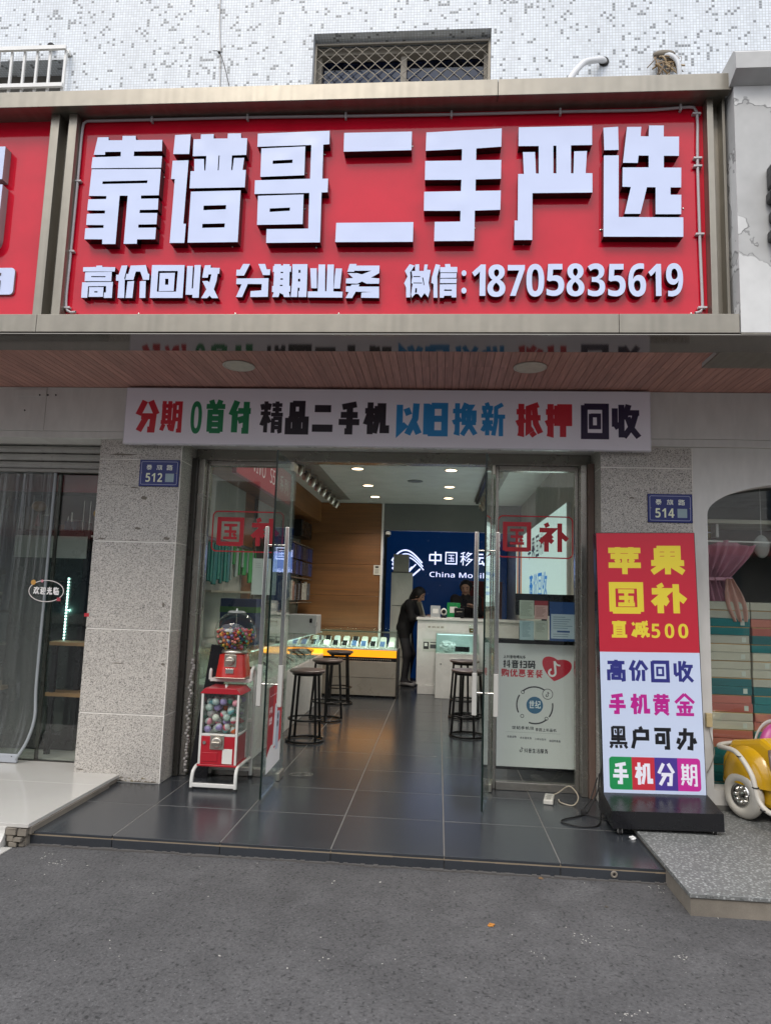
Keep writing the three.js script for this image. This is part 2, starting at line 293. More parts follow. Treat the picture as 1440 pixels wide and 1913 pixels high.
function glyph(c, ch, x, y, w, h, lw, color) {            // one character into the box x, y, w, h of a canvas
  c.save();
  if (G[ch]) {
    const s = G[ch].split('/'), n = s.length;
    c.strokeStyle = color; c.lineCap = 'butt'; c.lineJoin = 'miter'; c.miterLimit = 3;
    c.lineWidth = lw * Math.max(0.62, Math.min(1, 1.2 - n * 0.045));
    const base = c.lineWidth; for (const q0 of s) { const q = q0.replace('*', ''); c.lineWidth = q0[0] === '*' ? base * 0.62 : base; c.beginPath(); q.trim().split(' ').forEach((p, i) => { const [a, b] = p.split(',').map(Number), X = x + a / 100 * w, Y = y + b / 100 * h; i ? c.lineTo(X, Y) : c.moveTo(X, Y); }); c.stroke(); }
  } else {
    c.fillStyle = color; c.font = 'bold 100px sans-serif';
    const m = c.measureText(ch); c.translate(x, y); c.scale(w / (m.width * 0.94), h / 74); c.fillText(ch, -m.width * 0.03, 73);
  }
  c.restore();
}
function line(c, text, x, y, w, h, lw, color, gap = 0.08) { const n = text.length, cw = w / (n + (n - 1) * gap); [...text].forEach((ch, i) => ch !== ' ' && glyph(c, ch, x + i * cw * (1 + gap), y, cw, h, lw, color)); }
function canvas(w, h, bg) { const k = document.createElement('canvas'); k.width = w; k.height = h; const c = k.getContext('2d'); if (bg) { c.fillStyle = bg; c.fillRect(0, 0, w, h); } return [k, c]; }
function print(k) { const t = new THREE.CanvasTexture(k); t.colorSpace = THREE.SRGBColorSpace; t.magFilter = THREE.LinearFilter; t.anisotropy = 8; return t; }
const rrect = (c, x, y, w, h, r) => { c.beginPath(); c.roundRect(x, y, w, h, r); };
function speckle(c, w, h, n, a) { for (let i = 0; i < n; i++) { const q = rnd(); c.fillStyle = q < 0.5 ? `rgba(60,55,50,${a * rnd()})` : `rgba(255,255,255,${a * rnd()})`; c.fillRect(rnd() * w, rnd() * h, 1 + rnd() * 3, 1 + rnd() * 2); } }
function sheet(name, x0, x1, y0, y1, z, map, parent, o = {}) { return obj(name, new THREE.PlaneGeometry(x1 - x0, y1 - y0).translate((x0 + x1) / 2, (y0 + y1) / 2, z), std(0xffffff, o.rough ?? 0.5, { map, side: THREE.DoubleSide, ...o.mat }), parent); }

// ---------------------------------------------------------------- the ground, the steps, the floor
const F = 0.07;                                          // top of the shop step
const road = (() => {                                    // one sheet: fine cells near the shop, coarse ones far off; tone varies in worn patches
  const q = [], far = [-80, -40, -20, -10, -6]; for (let k = 0; k <= 200; k++) q.push(-4 + k * 0.045);
  const xs = [...far, ...q, 7, 10, 20, 40, 80], zs = [-60, -20, -2, ...Array.from({ length: 90 }, (_, k) => -0.1 + k * 0.045), 5, 8, 16, 40, 100], P = [], I = [], C = [];
  for (const z of zs) for (const x of xs) { P.push(x, 0, z); const a = vnoise(x * 0.9 + 40, z * 1.1 + 40, 97, 301), b = vnoise(x * 3.1 + 40, z * 3.7 + 40, 211, 303), c = vnoise(x * 9 + 90, z * 9 + 90, 401, 305), t = 1 + 0.16 * (a - 0.5) + 0.12 * (b - 0.5) + 0.16 * (c - 0.5) - (b > 0.8 && c > 0.45 ? 0.1 : 0) + (b < 0.16 && c > 0.55 ? 0.16 : 0); C.push(t * 0.97, t * 0.97, t * 0.97); }
  for (let j = 0; j < zs.length - 1; j++) for (let i = 0; i < xs.length - 1; i++) { const a = j * xs.length + i, b = a + xs.length; I.push(a, b, a + 1, b, b + 1, a + 1); }
  const g = new THREE.BufferGeometry(); g.setAttribute('position', new THREE.Float32BufferAttribute(P, 3)); g.setAttribute('color', new THREE.Float32BufferAttribute(C, 3)); g.setIndex(I); g.computeVertexNormals(); return boxUV(g);
})();
struct('road', road, M.asphalt, 'grey asphalt road in front of the shop step');
{
  const fl = struct('floor', null, null, 'dark slate tiled step and shop floor');
  obj('step_core', bx(-1.685, 1.735, -0.05, F - 0.0012, -8.1, -0.012), M.grout, fl);
  const xs = [-1.69, -1.2, -0.6, 0, 0.6, 1.2, 1.74], zs = [0]; for (let k = 1; k < 15; k++) zs.push(-0.573 * k);
  for (let i = 0; i < 6; i++) for (let j = 0; j < 14; j++) {
    const g = rbx(xs[i] + 0.0032, xs[i + 1] - 0.0032, F - 0.014, F + (hash(i, j, 3) - 0.5) * 0.001, zs[j + 1] + 0.0032, zs[j] - (j ? 0.0032 : -0.002), 0.001, 1);
    const o = obj('floor_tile', g, M.tiles[(hash(i, j, 1) * 3) | 0], fl);
    const uv = o.geometry.attributes.uv; for (let q = 0; q < uv.count; q++) uv.setXY(q, uv.getX(q) + i * 0.37, uv.getY(q) + j * 0.53);
  }
  for (let i = 0; i < 6; i++) obj('riser_tile', rbx(xs[i] + 0.002, xs[i + 1] - 0.002, -0.03, F - 0.02, -0.012, 0.0025, 0.001, 1), M.tiles[i % 3], fl);
  const chip = []; for (let x = -1.68; x < 1.72;) { const w = rr(0.05, 0.2); chip.push(bx(x, Math.min(1.73, x + w), F - 0.021, F - 0.0135, -0.012, 0.0005 + rr(0, 0.0022))); x += w; }
  obj('edge_mortar', chip, std(0x857763, 0.95, { map: grainTex }), fl);
  // drain hole in the riser
  obj('drain_sleeve', new THREE.TorusGeometry(0.012, 0.006, 8, 16).translate(1.47, 0.032, 0.003), M.concrete, fl);
  obj('drain_hole', cyl(0.011, 0.011, 0.006, 14).rotateX(Math.PI / 2).translate(1.47, 0.032, 0.003), M.dark, fl);
  // dried mortar smear along the foot of the step
  const sm = []; for (let i = 0; i < 150; i++) { const x = -1.69 + 3.43 * i / 150; sm.push(bx(x, x + 0.0235, -0.01, 0.004 + 0.006 * hash(i, 5, 1), 0, 0.012 + 0.02 * vnoise(i / 7, 0.5, 60, 4))); }
  obj('mortar_line', sm, std(0x55524f, 0.95, { map: grainTex, bumpMap: roughTex, bumpScale: 0.004 }), fl);
}
{
  const s = struct('neighbour_step', null, null, 'cream tiled step of the neighbouring shop with broken edge');
  obj('step_core', bx(-4.6, -1.665, -0.05, 0.1, -6, 0.035), M.concrete, s);
  const xs = [-4.2, -3.4, -2.6, -1.652], zs = [0.05, -0.75, -1.55, -2.35, -3.15, -3.95];
  for (let i = 0; i < 3; i++) for (let j = 0; j < 5; j++) obj('floor_tile', rbx(xs[i] + 0.001, xs[i + 1] - 0.001, 0.1, 0.12 + hash(i, j, 5) * 0.0006, zs[j + 1] + 0.001, zs[j] - 0.001, 0.0015, 1), M.cream, s);
  obj('side_band', bx(-1.72, -1.6905, 0.0, 0.085, -0.9, 0.02), M.concrete, s);
  obj('edge_strip', rbx(-1.664, -1.645, F - 0.01, 0.099, -0.88, 0.03, 0.003, 1), M.concrete, s);
  for (const [x0, x1, y0, y1, z1] of [[-1.775, -1.715, 0.062, 0.097, 0.06], [-1.712, -1.66, 0.055, 0.092, 0.052], [-1.77, -1.728, 0.028, 0.058, 0.056], [-1.724, -1.68, 0.03, 0.052, 0.066], [-1.752, -1.705, 0.002, 0.025, 0.062], [-1.7, -1.67, 0.002, 0.027, 0.05]]) { const o = obj('broken_brick', rbx(x0, x1, y0, y1, 0.0, z1, 0.003, 2), M.concrete, s), p = o.geometry.attributes.position; for (let i = 0; i < p.count; i++) { const h = hash(Math.round(p.getX(i) * 900), Math.round(p.getY(i) * 900), 4) - 0.5; p.setXYZ(i, p.getX(i) + h * 0.006, p.getY(i) + h * 0.005, p.getZ(i) + h * 0.008); } }
  const prof = []; for (let k = 0; k <= 10; k++) { const a = k / 10 * Math.PI / 2; prof.push([0.13 * (1 - Math.sin(a)) , 0.1 * (1 - Math.cos(a))]); }
  obj('ramp_stone', extr([[0, 0.1], ...prof.reverse().map(([a, b]) => [a + 0.02, b]), [0, 0]], 1.6).rotateY(-Math.PI / 2).translate(-1.775, 0.001, 0.04), M.cream, s);
  obj('pavement_slab', rbx(-4, -1.72, -0.04, 0.006, 0.075, 0.3, 0.002, 1), M.cream, s);
}
{
  const s = struct('terrazzo_step', null, null, 'speckled grey terrazzo step with brown concrete edge');
  obj('slab', rbx(1.722, 5, 0.08, 0.1, -1.4, 0.365, 0.003, 1), M.terrazzo, s);
  obj('edge', bx(1.728, 5, -0.03, 0.08, -1.4, 0.357), M.concrete, s);
}

// ---------------------------------------------------------------- the upper wall
const WZ = -1.03;
{
  const w = thing('facade_wall', 'upper wall clad in small white and grey mosaic tiles', 'wall');
  const cw = [-0.53, 0.85, 4.95, 5.775], lw = [-3.6, -2.56, 4.9, 5.62], P = ([a, b, c, d]) => [[a, c], [b, c], [b, d], [a, d]];
  const g = extr([[-7, 2.9], [6, 2.9], [6, 10], [-7, 10]], 0.24, [P(cw), P(lw)]); obj('mosaic_cladding', g.translate(0, 0, WZ - 0.24), M.mosaic, w);
  // wire stapled along the wall
  const a = onZ(412, 0, WZ + 0.012), b = onZ(412, 100, WZ + 0.012), c = onZ(411, 165, WZ + 0.012);
  obj('wire', tube([V(a.x, a.y + 1, a.z), a, b, c], 0.004, 20, 6), std(0xb8b4ae, 0.7), w);
  const d = onZ(398, 95, WZ + 0.012), e = onZ(410, 98, WZ + 0.02), f2 = onZ(420, 125, WZ + 0.015), h = onZ(428, 160, WZ + 0.012);
  obj('loose_wire', tube([d, e, f2, h], 0.003, 20, 6), std(0x4a443c, 0.7), w);
  obj('wire_clip', at(new THREE.SphereGeometry(0.012, 10, 8), e.x, e.y, e.z), M.blackMetal, w);

  const cwn = thing('mesh_window', 'dark sliding window behind diamond wire mesh in the mosaic wall', 'window');
  const tinted = phys(0x7f9cc0, 0.03, { transmission: 1, thickness: 0 }), roomM = paint(0x8f8d86, 0.8);
  const room = (p, x0, x1, y0, y1) => { const z0 = WZ - 2.6, z1 = WZ - 0.2405; obj('room_shell', [bx(x0, x1, y0, y1, z0 - 0.1, z0), bx(x0 - 0.1, x0, y0, y1, z0, z1), bx(x1, x1 + 0.1, y0, y1, z0, z1), bx(x0 - 0.1, x1 + 0.1, y1, y1 + 0.1, z0, z1), bx(x0 - 0.1, x1 + 0.1, y0 - 0.1, y0, z0, z1)], roomM, p); };
  obj('pane', bx(cw[0] + 0.03, cw[1] - 0.03, cw[2], cw[3] - 0.09, WZ - 0.2, WZ - 0.194), tinted, cwn);
  room(cwn, -1.4, 1.7, 4.0, 6.6);
  for (const [a, b] of [[-0.6, 0.14], [0.16, 0.92]]) { const g = new THREE.PlaneGeometry(b - a, 1.2, 60, 1), p = g.attributes.position; for (let i = 0; i < p.count; i++) p.setZ(i, 0.02 * Math.sin(p.getX(i) * 38)); g.computeVertexNormals(); obj('window_curtain', g.translate((a + b) / 2, 5.3, WZ - 0.3), std(0x8ba0bf, 0.9, { side: THREE.DoubleSide, map: grainTex }), cwn); }
  const fm = std(0x8d8679, 0.5, { map: grainTex });
  obj('head_frame', bx(cw[0] + 0.002, cw[1] - 0.002, cw[3] - 0.09, cw[3] - 0.03, WZ - 0.21, WZ - 0.12), fm, cwn);
  for (const x of [cw[0] + 0.002, 0.15, cw[1] - 0.047]) obj('stile', bx(x, x + 0.045, cw[2], cw[3] - 0.0905, WZ - 0.21, WZ - 0.14), fm, cwn);
  const msh = part('wire_mesh', cwn), wm = std(0x8b857a, 0.5, { metalness: 0.5 }), z0 = WZ - 0.07;
  for (let k = 0; k < 26; k++) {                          // zigzag wires, interlocked into diamonds
    const x = cw[0] + 0.02 + k * 0.0515, pts = []; for (let j = 0; j <= 14; j++) pts.push(V(x + (((j + k) % 2) ? 0.0525 : -0.001), cw[2] + 0.06 + j * 0.05, z0 + (j % 2 ? 0.003 : -0.003)));
    obj('wire', tube(pts, 0.0036, 84, 5, false, 0.12), wm, msh);
  }
  for (const [x0, x1, y0, y1] of [[cw[0] + 0.002, cw[0] + 0.018, cw[2], cw[3] - 0.03], [cw[1] - 0.018, cw[1] - 0.002, cw[2], cw[3] - 0.03], [cw[0] + 0.018, cw[1] - 0.018, cw[3] - 0.05, cw[3] - 0.035], [cw[0] + 0.018, cw[1] - 0.018, 5.33, 5.345]]) obj('mesh_frame', bx(x0, x1, y0, y1, z0 - 0.008, z0 + 0.008), wm, msh);

  const bw = thing('barred_window', 'window behind a white painted steel bar cage', 'window');
  obj('pane', bx(lw[0], lw[1], lw[2], lw[3] - 0.2, WZ - 0.2, WZ - 0.194), tinted, bw);
  room(bw, -4.4, -1.7, 4.0, 6.6);
  obj('head_panel', bx(lw[0], lw[1], lw[3] - 0.2, lw[3], WZ - 0.188, WZ - 0.17), paint(0x6d6a63, 0.6), bw);
  for (let k = 0; k < 4; k++) obj('stile', bx(lw[1] - 0.06 - k * 0.24, lw[1] - 0.02 - k * 0.24, lw[2], lw[3] - 0.2, WZ - 0.188, WZ - 0.15), paint(0x878983, 0.5), bw);
  const cz = WZ + 0.05;
  for (let k = 0; k < 8; k++) { const x = -2.512 - k * 0.107 - (k ? 0.02 : 0); obj('bar', bar(V(x, 4.7, cz), V(x, 5.655, cz), 0.017, 0.017), M.white, bw); }
  for (const y of [5.66, 5.335, 4.75]) obj('rail', bx(-3.6, -2.498, y - 0.016, y + 0.016, cz + 0.014, cz + 0.036), M.white, bw);
  for (const y of [5.66, 4.75]) obj('side_rail', bx(-2.524, -2.499, y - 0.016, y + 0.016, WZ, cz - 0.015), M.white, bw);
  obj('wall_screw', at(new THREE.SphereGeometry(0.03, 8, 6), -2.66, 5.72, WZ + 0.02), M.rubber, bw);

  const p0 = onZ(1127, 116, WZ), pipe = thing('wall_pipe', 'white plastic pipe curving out of a hole in the mosaic wall', 'pipe');
  obj('pipe_bend', tube([V(p0.x + 0.02, p0.y, WZ - 0.1), V(p0.x, p0.y, WZ + 0.01), V(p0.x - 0.08, p0.y - 0.05, WZ + 0.08), V(p0.x - 0.2, p0.y - 0.14, WZ + 0.14), V(p0.x - 0.32, p0.y - 0.42, WZ + 0.2), V(p0.x - 0.34, 4.4, WZ + 0.22)], 0.023, 40, 12), paint(0xd6d7d8, 0.5), pipe);
  obj('pipe_collar', new THREE.TorusGeometry(0.027, 0.012, 8, 20).translate(p0.x, p0.y, WZ + 0.006), M.blackMetal, pipe);
  const n0 = onZ(1236, 122, WZ + 0.02), nest = thing('dry_plant', 'dead brown plant growing from a crack in the mosaic wall', 'plant');
  const leaf = [std(0x8d7657, 0.95), std(0x6f604f, 0.95), std(0xa79376, 0.95)];
  obj('broken_hole', at(new THREE.SphereGeometry(0.06, 10, 8).scale(1.4, 0.5, 0.4), n0.x + 0.02, n0.y + 0.1, WZ + 0.01), M.concrete, nest);
  for (let k = 0; k < 34; k++) {
    const x = n0.x + rr(-0.06, 0.1), y = n0.y + rr(-0.02, 0.08), l = rr(0.05, 0.17);
    obj('dry_stem', tube([V(x, y, WZ + 0.01), V(x + rr(-0.03, 0.03), y - l * 0.4, WZ + rr(0.03, 0.08)), V(x + rr(-0.09, 0.09), y - l, WZ + rr(0.03, 0.1))], rr(0.002, 0.007), 8, 5), leaf[k % 3], nest);
  }
  obj('pipe_stub', tube([V(n0.x + 0.02, n0.y + 0.06, WZ - 0.05), V(n0.x + 0.03, n0.y + 0.05, WZ + 0.06), V(n0.x + 0.09, n0.y - 0.06, WZ + 0.1), V(n0.x + 0.09, n0.y - 0.3, WZ + 0.1)], 0.017, 20, 8), paint(0xbfc2c6, 0.5), nest);
}

// ---------------------------------------------------------------- sign cladding, red panel, letters
const SZ = 0.02;                                         // face of the red panel
{
  const f = thing('sign_frame', 'brushed steel cladding framing the red shop sign', 'sign frame');
  const seams = (n, y0, y1, z0, z1, xs) => { for (let i = 0; i < xs.length - 1; i++) obj(n, rbx(xs[i] + 0.001, xs[i + 1] - 0.001, y0, y1, z0, z1, 0.003, 1), M.steel, f); };
  seams('lower_beam', 2.8685, 2.976, -0.128, 0.155, [-4.6, onZ(68, 605, 0.155).x, onZ(1156, 605, 0.155).x, 2.115]);
  obj('mirror_underside', bx(-4.6, 2.6, -0.0025, 0.0025, -0.141, 0.141).rotateX(Math.PI / 180).translate(0, 2.8625, 0.0115), M.mirrorSteel, f);
  seams('upper_beam', 4.286, 4.388, 0.1, 0.155, [-4.6, onZ(930, 165, 0.155).x, 2.11]);
  obj('beam_top', bx(-4.6, 2.1, 4.37, 4.386, WZ + 0.002, 0.0995), M.steel, f);
  obj('beam_underside', bx(-4.6, 2.1, 4.29, 4.296, WZ + 0.002, 0.0995), M.steel, f);
  const post = (x0, x1) => obj('post', rbx(x0, x1, 2.9765, 4.2895, -0.02, 0.085, 0.003, 1), M.steel, f);
  post(-1.893, -1.838); post(-1.778, -1.725); post(2.0, 2.036);
  obj('post_channel', bx(-1.8375, -1.7785, 2.9765, 4.2895, -0.03, 0.0), M.steel, f);
  obj('post_channel', bx(2.0365, 2.1, 2.9765, 4.2895, -0.03, 0.015), M.steel, f);
  obj('post_lip', bx(2.085, 2.1, 2.9765, 4.2895, 0.0155, 0.08), M.steel, f);
  const sign = thing('red_sign', 'glossy red shop sign with large white raised characters and a phone number', 'sign');
  obj('panel', bx(-1.7245, 1.9995, 2.95, 4.2895, SZ - 0.02, SZ), M.signRed, sign);
  const mats = [M.acrylic, M.letterSide];
  const poly = (a, ox, oy, s, z) => a.map(([x, y]) => { const p = onZ(ox + x / s, oy + y / s, z); return new THREE.Vector2(p.x, p.y); });
  const pts = (t) => t.trim().split(/\s+/).map((q) => q.split(',').map(Number));
  function letter(name, pieces, ox, oy, s, depth) {       // each piece: outline, then holes after |
    const shapes = pieces.map((q) => { const [o, ...h] = q.split('|'), sh = new THREE.Shape(poly(pts(o), ox, oy, s, SZ + depth)); for (const k of h) sh.holes.push(new THREE.Path(poly(pts(k), ox, oy, s, SZ + depth))); return sh; });
        const e = (q) => new THREE.ExtrudeGeometry(q, { depth: depth - 0.0005, bevelEnabled: false }).translate(0, 0, SZ + 0.0005);
    if (shapes.length === 1) return obj(name, e(shapes[0]), mats, sign);
    const c = part(name, sign); for (const q of shapes) obj('stroke', e(q), mats, c); return c;
  }
  const B = 7.97, D = 0.06;
  letter('character', ['265,212 425,210 425,255 630,255 635,190 828,190 832,252 1225,248 1218,415 805,422 800,492 1220,492 1207,662 168,672 188,508 607,495 608,425 375,428 372,470 205,472',
    '175,688 1203,682 1172,1073 910,1078 908,1125 1167,1122 1158,1288 890,1292 885,1338 1150,1338 1138,1505 870,1510 868,1558 1132,1556 1118,1728 850,1730 845,1795 650,1797 710,1080 590,1080 528,1800 330,1800 332,1730 65,1728 80,1565 350,1560 353,1518 92,1516 105,1350 370,1345 373,1300 108,1298 125,1135 390,1130 395,1085 132,1083|335,867 1005,852 1000,893 333,907'], 150, 230, B, D);
  letter('character', ['140,177 372,167 350,460 112,460', '103,560 340,553 262,1497 300,1500 277,1783 58,1783 135,832 80,832',
    '415,240 520,238 525,168 715,162 712,230 920,228 925,155 1120,152 1120,222 1212,225 1198,472 985,480 975,700 992,700 1015,520 1168,517 1143,697 1192,697 1175,955 355,970 370,715 425,715 425,535 568,533 575,705 590,705 605,487 402,492|787,482 803,482 788,702 772,702',
    '375,1020 1115,1002 1070,1770 325,1780|565,1228 900,1220 893,1283 560,1297|545,1500 880,1492 875,1553 542,1560'], 310, 230, B, D);
  letter('character', ['135,157 1203,113 1198,313 1108,320 1093,827 1180,827 1172,1028 1082,1033 1058,1775 258,1783 265,1578 885,1570 900,1038 85,1055 92,852 912,828 930,325 128,352',
    '187,377 840,347 825,775 172,800|357,557 652,542 650,593 355,608', '137,1083 815,1062 800,1503 122,1515|312,1270 613,1257 610,1305 310,1322'], 465, 230, B, D);
  letter('character', ['183,145 1190,125 1182,402 175,425', '65,1485 1212,1473 1203,1767 50,1772'], 620, 230, B, D);
  letter('character', ['130,138 1250,78 1243,350 872,376 870,552 1243,548 1238,828 863,838 860,1008 1237,1003 1228,1290 850,1302 840,1753 245,1757 253,1470 633,1465 638,1305 92,1305 97,1022 643,1012 650,843 107,845 113,563 655,556 660,386 120,412'], 780, 230, B, D);
  letter('character', ['147,62 1238,40 1238,325 925,330 925,747 962,747 972,420 1162,415 1143,745 1243,745 1243,1033 352,1042 348,1740 82,1740 85,1450 133,1450 138,758 225,757 210,432 390,430 403,750 445,750 445,340 145,342|662,335 708,335 708,747 662,747'], 950, 230, B, D);
  letter('character', ['132,68 350,53 358,398 145,403', '138,482 358,480 358,1397 1320,1403 1320,1693 133,1690',
    '483,57 695,55 685,195 805,197 810,35 1030,35 1028,200 1257,200 1255,487 1030,485 1030,662 1290,662 1288,957 1130,957 1130,1065 1290,1067 1288,1355 908,1355 908,955 780,953 682,1350 447,1350 540,950 415,947 418,660 805,658 805,483 655,482 643,592 422,590'], 1110, 230, B, D);
  const b = 4.966, d = 0.042;
  letter('small_character', ['80,95 200,93 203,80 257,80 257,93 377,95 372,135 78,135', '98,142 345,138 340,225 92,225|155,178 287,178 285,188 153,188', '70,235 355,232 345,380 270,380 272,330 290,330 292,270 125,272 117,378 60,378', '135,280 268,280 262,370 130,370|183,318 213,318 212,330 182,330'], 140, 480, b, d);
  letter('small_character', ['435,80 490,78 460,200 465,205 460,380 398,380 408,222 383,220 385,165 408,165', '520,80 660,75 680,155 693,157 690,212 635,212 608,135 568,135 545,212 470,212 480,157 497,157', '490,228 552,222 535,380 472,380', '605,225 660,222 655,380 600,380'], 140, 480, b, d);
  letter('small_character', ['718,75 1020,75 1000,380 697,380|775,130 957,130 940,322 762,322', '790,150 930,147 918,315 780,317|840,203 870,203 868,258 838,258'], 140, 480, b, d);
  letter('small_character', ['1043,83 1097,83 1085,292 1097,292 1112,75 1170,75 1150,378 1090,378 1092,350 1028,350', '1208,78 1262,75 1260,100 1345,102 1340,155 1325,157 1315,222 1290,300 1330,382 1272,382 1250,358 1228,382 1172,382 1222,300 1183,225 1230,222 1250,235 1268,160 1240,162 1235,192 1182,192 1197,115'], 140, 480, b, d);
  letter('small_character', ['122,65 185,65 130,173 57,173 60,118 92,118', '262,65 325,65 340,115 373,115 368,168 305,168', '60,200 357,197 350,370 187,372 190,318 290,310 295,252 165,250 112,372 55,372 107,253 57,252'], 430, 480, b, d);
  letter('small_character', ['412,67 472,67 472,80 493,80 493,67 553,67 553,85 567,87 565,135 552,140 548,268 560,270 557,322 545,325 557,372 500,372 490,345 478,345 462,330 448,372 390,372 405,328 388,325 390,270 402,268 408,140 397,137 400,85 410,85|470,138 492,138 492,150 468,150|468,198 490,198 490,212 467,212|463,258 487,258 487,270 462,270', '578,67 718,67 708,372 632,372 634,317 643,315 645,285 628,285 622,372 562,372 575,230|635,120 653,120 653,147 635,147|630,203 650,203 650,228 630,228'], 430, 480, b, d);
  letter('small_character', ['743,105 803,105 805,290 752,290', '820,70 882,70 880,318 893,318 903,70 963,70 957,320 1043,323 1040,377 720,375 722,320 812,320', '978,107 1038,107 1018,293 960,293'], 430, 480, b, d);
  letter('small_character', ['1108,65 1172,65 1170,80 1385,80 1382,150 1305,192 1383,200 1380,248 1265,248 1222,228 1180,248 1073,245 1075,200 1140,195 1090,150 1178,150 1222,162 1310,127 1150,128 1152,138 1087,137', '1125,257 1200,255 1192,275 1380,275 1380,380 1213,378 1218,330 1318,325 1165,322 1130,382 1070,380 1100,325 1073,322 1075,272 1117,272'], 430, 480, b, d);
  letter('small_character', ['125,67 170,80 128,145 132,165 130,375 92,375 92,285 73,243 105,180 80,130', '175,70 213,67 213,130 255,130 262,70 292,70 285,118 320,120 312,165 300,240 313,310 295,375 262,335 232,378 205,345 180,340 145,378 137,350 152,250 140,240 150,185 142,130 175,130|160,178 222,178 222,187 158,187|160,238 240,238 240,246 158,246|178,290 192,290 190,332 174,332|240,190 250,190 262,262 255,262'], 740, 480, b, d);
  letter('small_character', ['365,67 408,75 380,180 382,378 345,378 345,250 325,240 330,190', '450,67 500,65 503,93 565,93 565,143 407,143 405,95 455,95', '410,150 560,150 557,193 407,195', '407,202 560,202 557,243 405,243', '403,255 558,252 557,375 513,375 513,358 443,360 440,378 403,378|445,302 515,302 515,315 443,315'], 740, 480, b, d);
  const disc = (x, y, r) => { const q = []; for (let k = 0; k < 20; k++) q.push(`${x + r * Math.cos(k * Math.PI / 10)},${y + r * 1.15 * Math.sin(k * Math.PI / 10)}`); return q.join(' '); };
  letter('colon', [disc(628, 150, 23), disc(627, 312, 24)], 740, 480, b, d);
  const font = await new FontLoader().loadAsync('fonts/droid/droid_sans_bold.typeface.json');
  const digits = [['1', 740, 703, 825, 70, 360], ['8', 740, 848, 1010, 70, 370], ['7', 740, 1033, 1190, 75, 360], ['0', 740, 1207, 1370, 65, 368], ['5', 1000, 102, 265, 65, 362], ['8', 1000, 287, 452, 60, 365], ['3', 1000, 483, 645, 60, 365], ['5', 1000, 670, 835, 65, 365], ['6', 1000, 858, 1025, 60, 367], ['1', 1000, 1043, 1167, 65, 362], ['9', 1000, 1207, 1370, 58, 365]];
  for (const [ch, ox, x0, x1, y0, y1] of digits) {
    const a = onZ(ox + x0 / b, 480 + y0 / b, SZ + d), c = onZ(ox + x1 / b, 480 + y1 / b, SZ + d);
    const g = new THREE.ExtrudeGeometry(font.generateShapes(ch, 1), { depth: d - 0.0005, bevelEnabled: false, curveSegments: 8 }); g.computeBoundingBox();
    const q = g.boundingBox, sx = (c.x - a.x) / (q.max.x - q.min.x), sy = (a.y - c.y) / (q.max.y - q.min.y);
    g.translate(-q.min.x, -q.min.y, 0).scale(sx, sy, 1).translate(a.x, c.y, SZ + 0.0005); boxUV(g);
    obj('digit', g, mats, sign);
  }
  // bright screw heads beside the letters
  for (const [u, v] of [[307, 332], [361, 291], [607, 289], [572, 325], [570, 391], [770, 274], [691, 460], [886, 427], [1121, 430], [222, 457], [263, 458], [435, 461], [591, 463], [977, 457], [1275, 390], [260, 586], [440, 586], [633, 586], [1290, 586]]) {
    const p = onZ(u, v, SZ); obj('screw', at(new THREE.SphereGeometry(0.006, 8, 6).scale(1, 1, 0.7), p.x, p.y, SZ + 0.002), M.chrome, sign);
  }
  // conduit round the panel
  const con = thing('cable_conduit', 'thin white plastic conduit clipped around the red sign panel', 'conduit');
  const zc = SZ + 0.014, cp = [[142, 583], [128, 582], [124, 560], [133, 470], [146, 335], [155, 240], [163, 226], [180, 224], [285, 222], [463, 219.5], [646, 217], [843, 214], [1046, 209], [1200, 206], [1262, 202], [1290, 199], [1299, 206], [1302, 230], [1302, 300], [1306, 437], [1311, 560], [1310, 580], [1298, 585]].map(([u, v]) => onZ(u, v, zc));
  for (const p of cp) p.y = Math.min(p.y, 4.275);
  obj('tube', tube(cp, 0.0085, 220, 8), paint(0xb9b4b6, 0.5), con);
  for (const [u, v, s] of [[146, 339, 0], [133, 470, 0], [125, 575, 0], [285, 222, 1], [463, 219.5, 1], [646, 217, 1], [843, 214, 1], [1046, 209, 1], [1300, 213, 0], [1302, 296, 0], [1302, 311, 0], [1306, 438, 0], [1311, 575, 0], [1270, 202, 1]]) {
    const p = onZ(u, v, zc); p.y = Math.min(p.y, 4.275); obj('clip', s ? rbx(p.x - 0.006, p.x + 0.006, p.y - 0.02, p.y + 0.02, SZ + 0.0005, zc + 0.011, 0.002, 1) : rbx(p.x - 0.024, p.x + 0.024, p.y - 0.006, p.y + 0.006, SZ + 0.0005, zc + 0.011, 0.002, 1), paint(0xc9c5c6, 0.5), con);
  }
  // neighbour's red sign, cut by the frame
  const ns = thing('neighbour_sign', 'red neighbouring sign with grey edged white block letters', 'sign');
  obj('panel', bx(-4.6, -1.8935, 2.95, 4.2895, SZ - 0.02, SZ), M.signRed, ns);
  const nm = [M.acrylic, paint(0x9b8f90, 0.6)];
  const nb = (x0, x1, y0, y1, r, dd = 0.06) => { const s = new THREE.Shape(); s.moveTo(x0, y0); s.lineTo(x1 - r, y0); s.quadraticCurveTo(x1, y0, x1, y0 + r); s.lineTo(x1, y1); s.lineTo(x0, y1); obj('block_letter', new THREE.ExtrudeGeometry(s, { depth: dd - 0.0005, bevelEnabled: false }).translate(0, 0, SZ + 0.0005), nm, ns); };
  nb(-2.7, -2.172, 3.87, 4.085, 0.001); nb(-2.7, -2.165, 3.42, 3.835, 0.09);
  const rs = new THREE.Shape(); rs.absarc(-2.085, 3.175, 0.025, -Math.PI / 2, 0); rs.absarc(-2.085, 3.295, 0.025, 0, Math.PI / 2); rs.lineTo(-2.7, 3.32); rs.lineTo(-2.7, 3.15);
